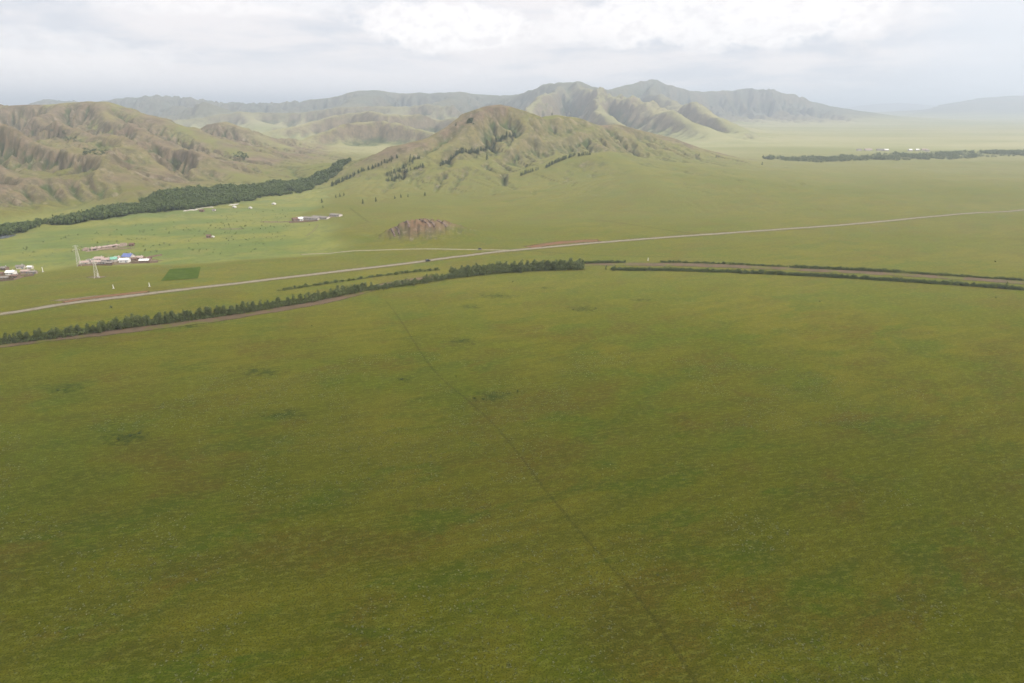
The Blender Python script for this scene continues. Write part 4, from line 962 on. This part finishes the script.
# crumbling long wall behind the village
def ruin():
    e = base('ruined_barn', 108, 248.5, 0, 'long crumbling mud-brick building behind the village', 'ruin'); x0 = at(86, 252); x1 = at(131, 245.5)
    e.location = (0, 0, 0); rnd = random.Random(4)
    d = (x1 - x0)[:2]; L = float(np.linalg.norm(d)); u = d / L; n = np.array([-u[1], u[0]])
    for side_, nm in ((0, 'wall'), (9, 'wall')):
        sh = []; k = 26
        for i in range(k):
            s0, s1 = L * i / k, L * (i + 0.97) / k; h = rnd.uniform(1.2, 3.4)
            if rnd.random() < 0.15: h = 0.6
            c = [x0[:2] + u * s0 + n * side_, x0[:2] + u * s1 + n * side_, x0[:2] + u * s1 + n * (side_ + 0.6), x0[:2] + u * s0 + n * (side_ + 0.6)]
            zz = float(H(*c[0])); V = [(p[0], p[1], zz - 1.0) for p in c] + [(p[0], p[1], zz + h * rnd.uniform(0.85, 1.1)) for p in c]
            sh.append((V, [(0, 3, 2, 1), (4, 5, 6, 7), (0, 1, 5, 4), (1, 2, 6, 5), (2, 3, 7, 6), (3, 0, 4, 7)]))
        part(nm, sh, M['mud'], e)
    sh = []
    for i in range(5):
        s0, s1 = L * (i + 1.2) / 8, L * (i + 2.1) / 8
        c = [x0[:2] + u * s0 + n * 0.7, x0[:2] + u * s1 + n * 0.7, x0[:2] + u * s1 + n * 8.9, x0[:2] + u * s0 + n * 8.9]; zz = float(H(*c[0])) + 2.2
        V = [(p[0], p[1], zz) for p in c] + [(p[0], p[1], zz + 0.3) for p in c]
        sh.append((V, [(0, 3, 2, 1), (4, 5, 6, 7), (0, 1, 5, 4), (1, 2, 6, 5), (2, 3, 7, 6), (3, 0, 4, 7)]))
    part('roof', sh, M['pink'], e)
ruin()
house(132,246,5,4,2.4,1.2,10,'log','brownroof','dark hut right of the long ruined building', 'hut', 'hut', False)
# timber yard fences
def fence(pxs, label, h=1.7):
    P = dense(np.array([at(*p)[:2] for p in pxs]), 2.0); e = bpy.data.objects.new('board_fence', None); col.objects.link(e)
    z0 = H(P[:, 0], P[:, 1]); e.location = (P[0][0], P[0][1], float(z0[0])); e['label'] = label; e['category'] = 'fence'
    b = []; o = np.array([*P[0], z0[0]])
    for i in range(len(P) - 1):
        p, q = P[i], P[i + 1]; d_ = (q - p) / np.linalg.norm(q - p); nn = np.array([-d_[1], d_[0]]) * 0.04
        c = [p - nn, q - nn, q + nn, p + nn]; zz = [z0[i], z0[i + 1], z0[i + 1], z0[i]]
        V = [(c[k][0] - o[0], c[k][1] - o[1], zz[k] - 0.1 - o[2]) for k in range(4)] + [(c[k][0] - o[0], c[k][1] - o[1], zz[k] + h - o[2]) for k in range(4)]
        b.append((V, [(0, 3, 2, 1), (4, 5, 6, 7), (0, 1, 5, 4), (1, 2, 6, 5), (2, 3, 7, 6), (3, 0, 4, 7)]))
    part('boards', b, M['log'], e)
    for i in range(0, len(P), 2):
        part('post', [box(-0.09, 0.09, -0.09, 0.09, -0.3, h + 0.15)], M['bark'], e, (P[i][0] - o[0], P[i][1] - o[1] + 0.15, z0[i] - o[2]))
fence([(78,266.2),(96,265.4),(112,265.6)], 'board fence along the front of the village, from the left pylon')
fence([(131,263.2),(150,263),(158,262.4)], 'board fence round the yard at the right end of the village')
fence([(0,281.5),(14,280.2),(24,277),(34,275.8)], 'board fence along the front of the left hamlet')
fence([(289,223),(305,222),(318,221)], 'board fence in front of the farm barns')
fence([(137,261),(150,257.5),(162,255.5)], 'board fence running up into the meadow right of the village')

# lattice pylons
def bar(p, q, r): return tube(p, q, r, r, 4)
def pylon(px, py, h, label, rot):
    e = base('lattice_pylon', px, py, rot, label, 'pylon')
    def at_z(z): t = z / h; return 1.9 * (1 - t) + 0.45 * t
    for sx, sy in ((-1, -1), (1, -1), (1, 1), (-1, 1)):
        part('leg', [bar((sx * 1.9, sy * 1.9, -0.4), (sx * 0.45, sy * 0.45, h), 0.11)], M['steel'], e)
        part('footing', [box(-0.4, 0.4, -0.4, 0.4, -0.6, 0.25)], M['concrete'], e, (sx * 1.9, sy * 1.9, 0))
    sh = []; zs = [0.5]; 
    while zs[-1] < h - 1.5: zs.append(zs[-1] + 1.25 * at_z(zs[-1]) + 0.5)
    for i in range(len(zs) - 1):
        a, b = at_z(zs[i]), at_z(min(zs[i + 1], h)); z0, z1 = zs[i], min(zs[i + 1], h)
        for (c0, c1) in (((-1, -1), (1, -1)), ((1, -1), (1, 1)), ((1, 1), (-1, 1)), ((-1, 1), (-1, -1))):
            sh.append(bar((c0[0] * a, c0[1] * a, z0), (c1[0] * b, c1[1] * b, z1), 0.055)); sh.append(bar((c1[0] * a, c1[1] * a, z0), (c0[0] * b, c0[1] * b, z1), 0.055)); sh.append(bar((c0[0] * b, c0[1] * b, z1), (c1[0] * b, c1[1] * b, z1), 0.05))
    part('bracing', sh, M['steel'], e)
    for z, w in ((h * 0.80, 3.0), (h * 0.97, 2.3)):
        c = part('cross_arm', [bar((-w, 0, z), (w, 0, z), 0.10), bar((-w, 0, z), (0, 0, z + 0.9), 0.06), bar((w, 0, z), (0, 0, z + 0.9), 0.06)], M['steel'], e)
        for s in (-1, 1): part('insulator', [tube((s * w * 0.94, 0, z - 1.1), (s * w * 0.94, 0, z - 0.05), 0.13, 0.09, 8)], M['white'], c)
pylon(79.5,266,21,'taller pale lattice pylon, left of the village front',25)
pylon(97,277.5,18,'shorter lattice pylon standing on the brown grass before the village',25)
def post(px, py, h, label):
    e = base('white_post', px, py, 0, label, 'post')
    part('shaft', [tube((0, 0, -0.3), (0, 0, h), 0.32, 0.22, 8)], M['white'], e, smooth=False); part('plinth', [box(-0.7, 0.7, -0.7, 0.7, -0.3, 0.35)], M['concrete'], e); part('cap', [tube((0, 0, h), (0, 0, h + 0.35), 0.34, 0.05, 8)], M['white'], e)
post(43,272,4.6,'white post at the edge of the grass between the hamlet and the left pylon')
post(113.5,288.5,3.2,'white post on the grass above the red earth bank')
post(149.5,286.5,3.2,'white post on the grass left below the crop field')
post(98,277,3.5,'white post between the legs of the shorter pylon')
post(648,260.5,2.6,'white post behind the hedge gap near the middle')

# ------------------------------------------------------------------ vehicles on the road
def prism(prof, y0, y1):
    n = len(prof); V = [(x, y0, z) for x, z in prof] + [(x, y1, z) for x, z in prof]
    F = [(i, (i + 1) % n, n + (i + 1) % n, n + i) for i in range(n)] + [tuple(range(n))[::-1], tuple(range(n, 2 * n))]
    return V, [tuple(reversed(f)) for f in F]
def car(px, py, rot, paint, label, van=False, s=1.0):
    e = base('parked_car' if False else 'car', px, py, rot, label, 'car', dz=0.17); e.scale = (s, s, s)
    prof = [(-2.2, 0.35), (-2.25, 0.95), (-2.1, 1.05), (-1.2, 1.1), (0.95, 1.1), (2.1, 0.92), (2.25, 0.6), (2.2, 0.35)]
    part('body', [prism(prof, -0.88, 0.88)], M[paint], e)
    top_ = [(-2.05, 1.102), (-1.9, 1.75), (0.3, 1.8), (1.0, 1.102)] if van else [(-1.9, 1.102), (-1.3, 1.6), (0.2, 1.62), (0.95, 1.102)]
    part('cabin', [prism(top_, -0.78, 0.78)], M['glass'], e)
    tz = 1.8 if van else 1.62
    part('roof', [box(-1.85 if van else -1.3, 0.3, -0.76, 0.76, tz + 0.002, tz + 0.06)], M[paint], e)
    for sx in (-1.4, 1.4):
        for sy in (-1, 1):
            w = part('wheel', [tube((0, -0.12, 0), (0, 0.12, 0), 0.36, 0.36, 16)], M['rubber'], e, (sx, sy * 0.82, 0.36)); part('rim', [tube((0, -0.13, 0), (0, 0.13, 0), 0.2, 0.2, 12)], M['rim'], w)
    for sy in (-1, 1):
        part('headlight', [box(-0.03, 0.03, -0.17, 0.17, -0.08, 0.08)], M['lamp'], e, (2.24, sy * 0.62, 0.74)); part('tail_light', [box(-0.03, 0.03, -0.14, 0.14, -0.1, 0.1)], M['tail'], e, (-2.27, sy * 0.65, 0.85))
i0 = int(np.argmin(np.abs(road[:, 0] - at(428, 261.5)[0]))); dv = road[i0 + 2] - road[i0 - 2]; rt = math.degrees(math.atan2(dv[1], dv[0]))
car(428,261.4,rt,'darkpaint','dark van driving on the main road above the bare bend',True,1.15)
car(480,249.6,5,'darkpaint','small dark car on the side track near the road junction',False,0.95)

# ------------------------------------------------------------------ slanted slabs of the red knoll
def slabs():
    for i, (xa, ya, xb, yb, h, lab) in enumerate([(-40,2,-29,-25,3.4,'leftmost rock rib of the red knoll, steep and dark'), (-24,10,-12,-17,3.0,'second rock rib of the red knoll from the left'), (-9,12,12,-20,3.6,'longest rock rib over the middle of the red knoll'), (1,12,19,-20,2.6,'thin rock rib right of the longest one'), (16,10,32,-16,2.4,'low rock rib at the right of the red knoll'), (-33,2,-23,-24,2.2,'small rock rib between the two left ones')]):
        A = np.array([kx + xa, ky + ya, float(H(kx + xa, ky + ya))]); B = np.array([kx + xb, ky + yb, float(H(kx + xb, ky + yb))]); L = float(np.linalg.norm((B - A)[:2])); u = (B - A)[:2] / L; n = np.array([-u[1], u[0]]); k = 14; rnd = random.Random(i)
        V = []; F = []
        for j in range(k + 1):
            s = j / k; c = A[:2] + u * L * s + n * rnd.uniform(-0.5, 0.5); z = float(H(*c)); hh = 0.42 * h * (math.sin(math.pi * (0.03 + 0.9 * s)) ** 0.7) * rnd.uniform(0.7, 1.15); w = rnd.uniform(0.8, 1.5)
            for (o_, zz) in ((-w * 1.3, -1.2), (-w * 0.5, hh * 0.85), (w * 0.2, hh), (w * 1.8, hh * 0.35), (w * 3.0, -1.0)):
                q = c + n * o_; V.append((q[0] - A[0], q[1] - A[1], z + zz - A[2]))
        for j in range(k):
            for q in range(4): a0 = j * 5 + q; F.append((a0, a0 + 5, a0 + 6, a0 + 1))
        F += [(0, 1, 2, 3, 4), tuple(k * 5 + q for q in (4, 3, 2, 1, 0))]
        o = link('rock_rib', pymesh('rock_rib', [(V, F, 0)], [M['rockm']]), label=lab, cat='rock'); o.location = tuple(A)
slabs()

# pale wormwood tufts in the near grass
def tufts():
    rng = np.random.default_rng(3); n = 20000
    r = np.sqrt(rng.uniform(130 ** 2, 420 ** 2, n)); t = rng.uniform(R(-42), R(42), n); x, y = r * np.sin(t), r * np.cos(t)
    k = vnoise(x / 22, y / 22, 4) * 0.6 + vnoise(x / 70, y / 70, 14) * 0.6 > 0.62; x, y = x[k], y[k]; n = len(x); z = H(x, y); VV = []; 
    for q in range(5):
        an = rng.uniform(0, 6.28, n); s = rng.uniform(0.08, 0.20, n); hh = rng.uniform(0.10, 0.26, n); ox, oy = rng.normal(size=n) * 0.12, rng.normal(size=n) * 0.12
        ux, uy = np.cos(an) * s, np.sin(an) * s; lx, ly = rng.normal(size=n) * 0.2, rng.normal(size=n) * 0.2
        VV.append(np.stack([np.column_stack([x + ox - ux, y + oy - uy, z]), np.column_stack([x + ox + ux, y + oy + uy, z]), np.column_stack([x + ox + ux * .7 + lx, y + oy + uy * .7 + ly, z + hh]), np.column_stack([x + ox - ux * .7 + lx, y + oy - uy * .7 + ly, z + hh])], 1).reshape(-1, 3))
    V = np.concatenate(VV); m = leaf_mat('wormwood', (0.125, 0.135, 0.045), (0.16, 0.17, 0.07), (0.23, 0.23, 0.13))
    link('wormwood_tufts', mesh_from('wormwood_tufts', V, np.arange(len(V)).reshape(-1, 4), m, False), kind='stuff')
tufts()

# ------------------------------------------------------------------ unseen cloud, added out of view to shade the near steppe
def shade_cloud(cx, cy, cz, rx, ry, rz, seed):
    rng = np.random.default_rng(seed); n1_, n2_ = 90, 180
    u, v = np.meshgrid(np.linspace(0, math.pi, n1_), np.linspace(0, 2 * math.pi, n2_, endpoint=False), indexing='ij')
    X, Y, Zc = np.sin(u) * np.cos(v), np.sin(u) * np.sin(v), np.cos(u)
    k = 1 + 0.30 * fbm(X * 2.1 + 5 + Zc, Y * 2.1 + 3, 5, seed, 0.55) + 0.22 * ridged(X * 3.3 + Zc * 2, Y * 3.3 - Zc, 4, seed + 9)
    Zc = np.where(Zc < 0, Zc * 0.35, Zc); V = np.stack([X * k * rx, Y * k * ry, Zc * k * rz], -1).reshape(-1, 3); I = np.arange(n1_ * n2_).reshape(n1_, n2_)
    F = np.stack([I[:-1, :].ravel(), I[1:, :].ravel(), np.roll(I, -1, 1)[1:, :].ravel(), np.roll(I, -1, 1)[:-1, :].ravel()], 1)
    m = bpy.data.materials.get('shade_cloud_surface')
    if not m:
        m, N = new_mat('shade_cloud_surface'); d_ = N.node('ShaderNodeBsdfDiffuse'); d_.inputs[0].default_value = (0.9, 0.9, 0.92, 1); t_ = N.node('ShaderNodeBsdfTranslucent'); t_.inputs[0].default_value = (0.85, 0.87, 0.9, 1)
        x_ = N.node('ShaderNodeMixShader'); x_.inputs[0].default_value = 0.12; N.put(x_.inputs[1], d_.outputs[0]); N.put(x_.inputs[2], t_.outputs[0]); N.put(N.node('ShaderNodeOutputMaterial').inputs[0], x_.outputs[0])
    o = link('shade_cloud', mesh_from('shade_cloud', V, F, m, True), kind='structure'); o.location = (cx, cy, cz)
ch_ = 1350.0; sh_ = ch_ / math.tan(SUN_EL); ox_, oy_ = math.sin(SUN_AZ) * sh_, math.cos(SUN_AZ) * sh_
shade_cloud(ox_ + 30, oy_ - 50, ch_, 760, 385, 150, 3)

# ------------------------------------------------------------------ haze: one closed box of even, thin air
zlo = float(Z.min()) - 1.0; zhi = float(max(Z.max(), HCAM)) + 15.0; S = 62000.0
hm, N = new_mat('haze_air'); pv = N.node('ShaderNodeVolumePrincipled')
pv.inputs['Color'].default_value = (0.83, 0.92, 1.0, 1); pv.inputs['Density'].default_value = 1.3e-4; pv.inputs['Anisotropy'].default_value = 0.45
o = N.node('ShaderNodeOutputMaterial'); N.put(o.inputs['Volume'], pv.outputs[0])
V, F = box(-S, S, -S, S, zlo, zhi)
link('haze', pymesh('haze', [(V, F, 0)], [hm]), kind='stuff')
print('Z', zlo, zhi)
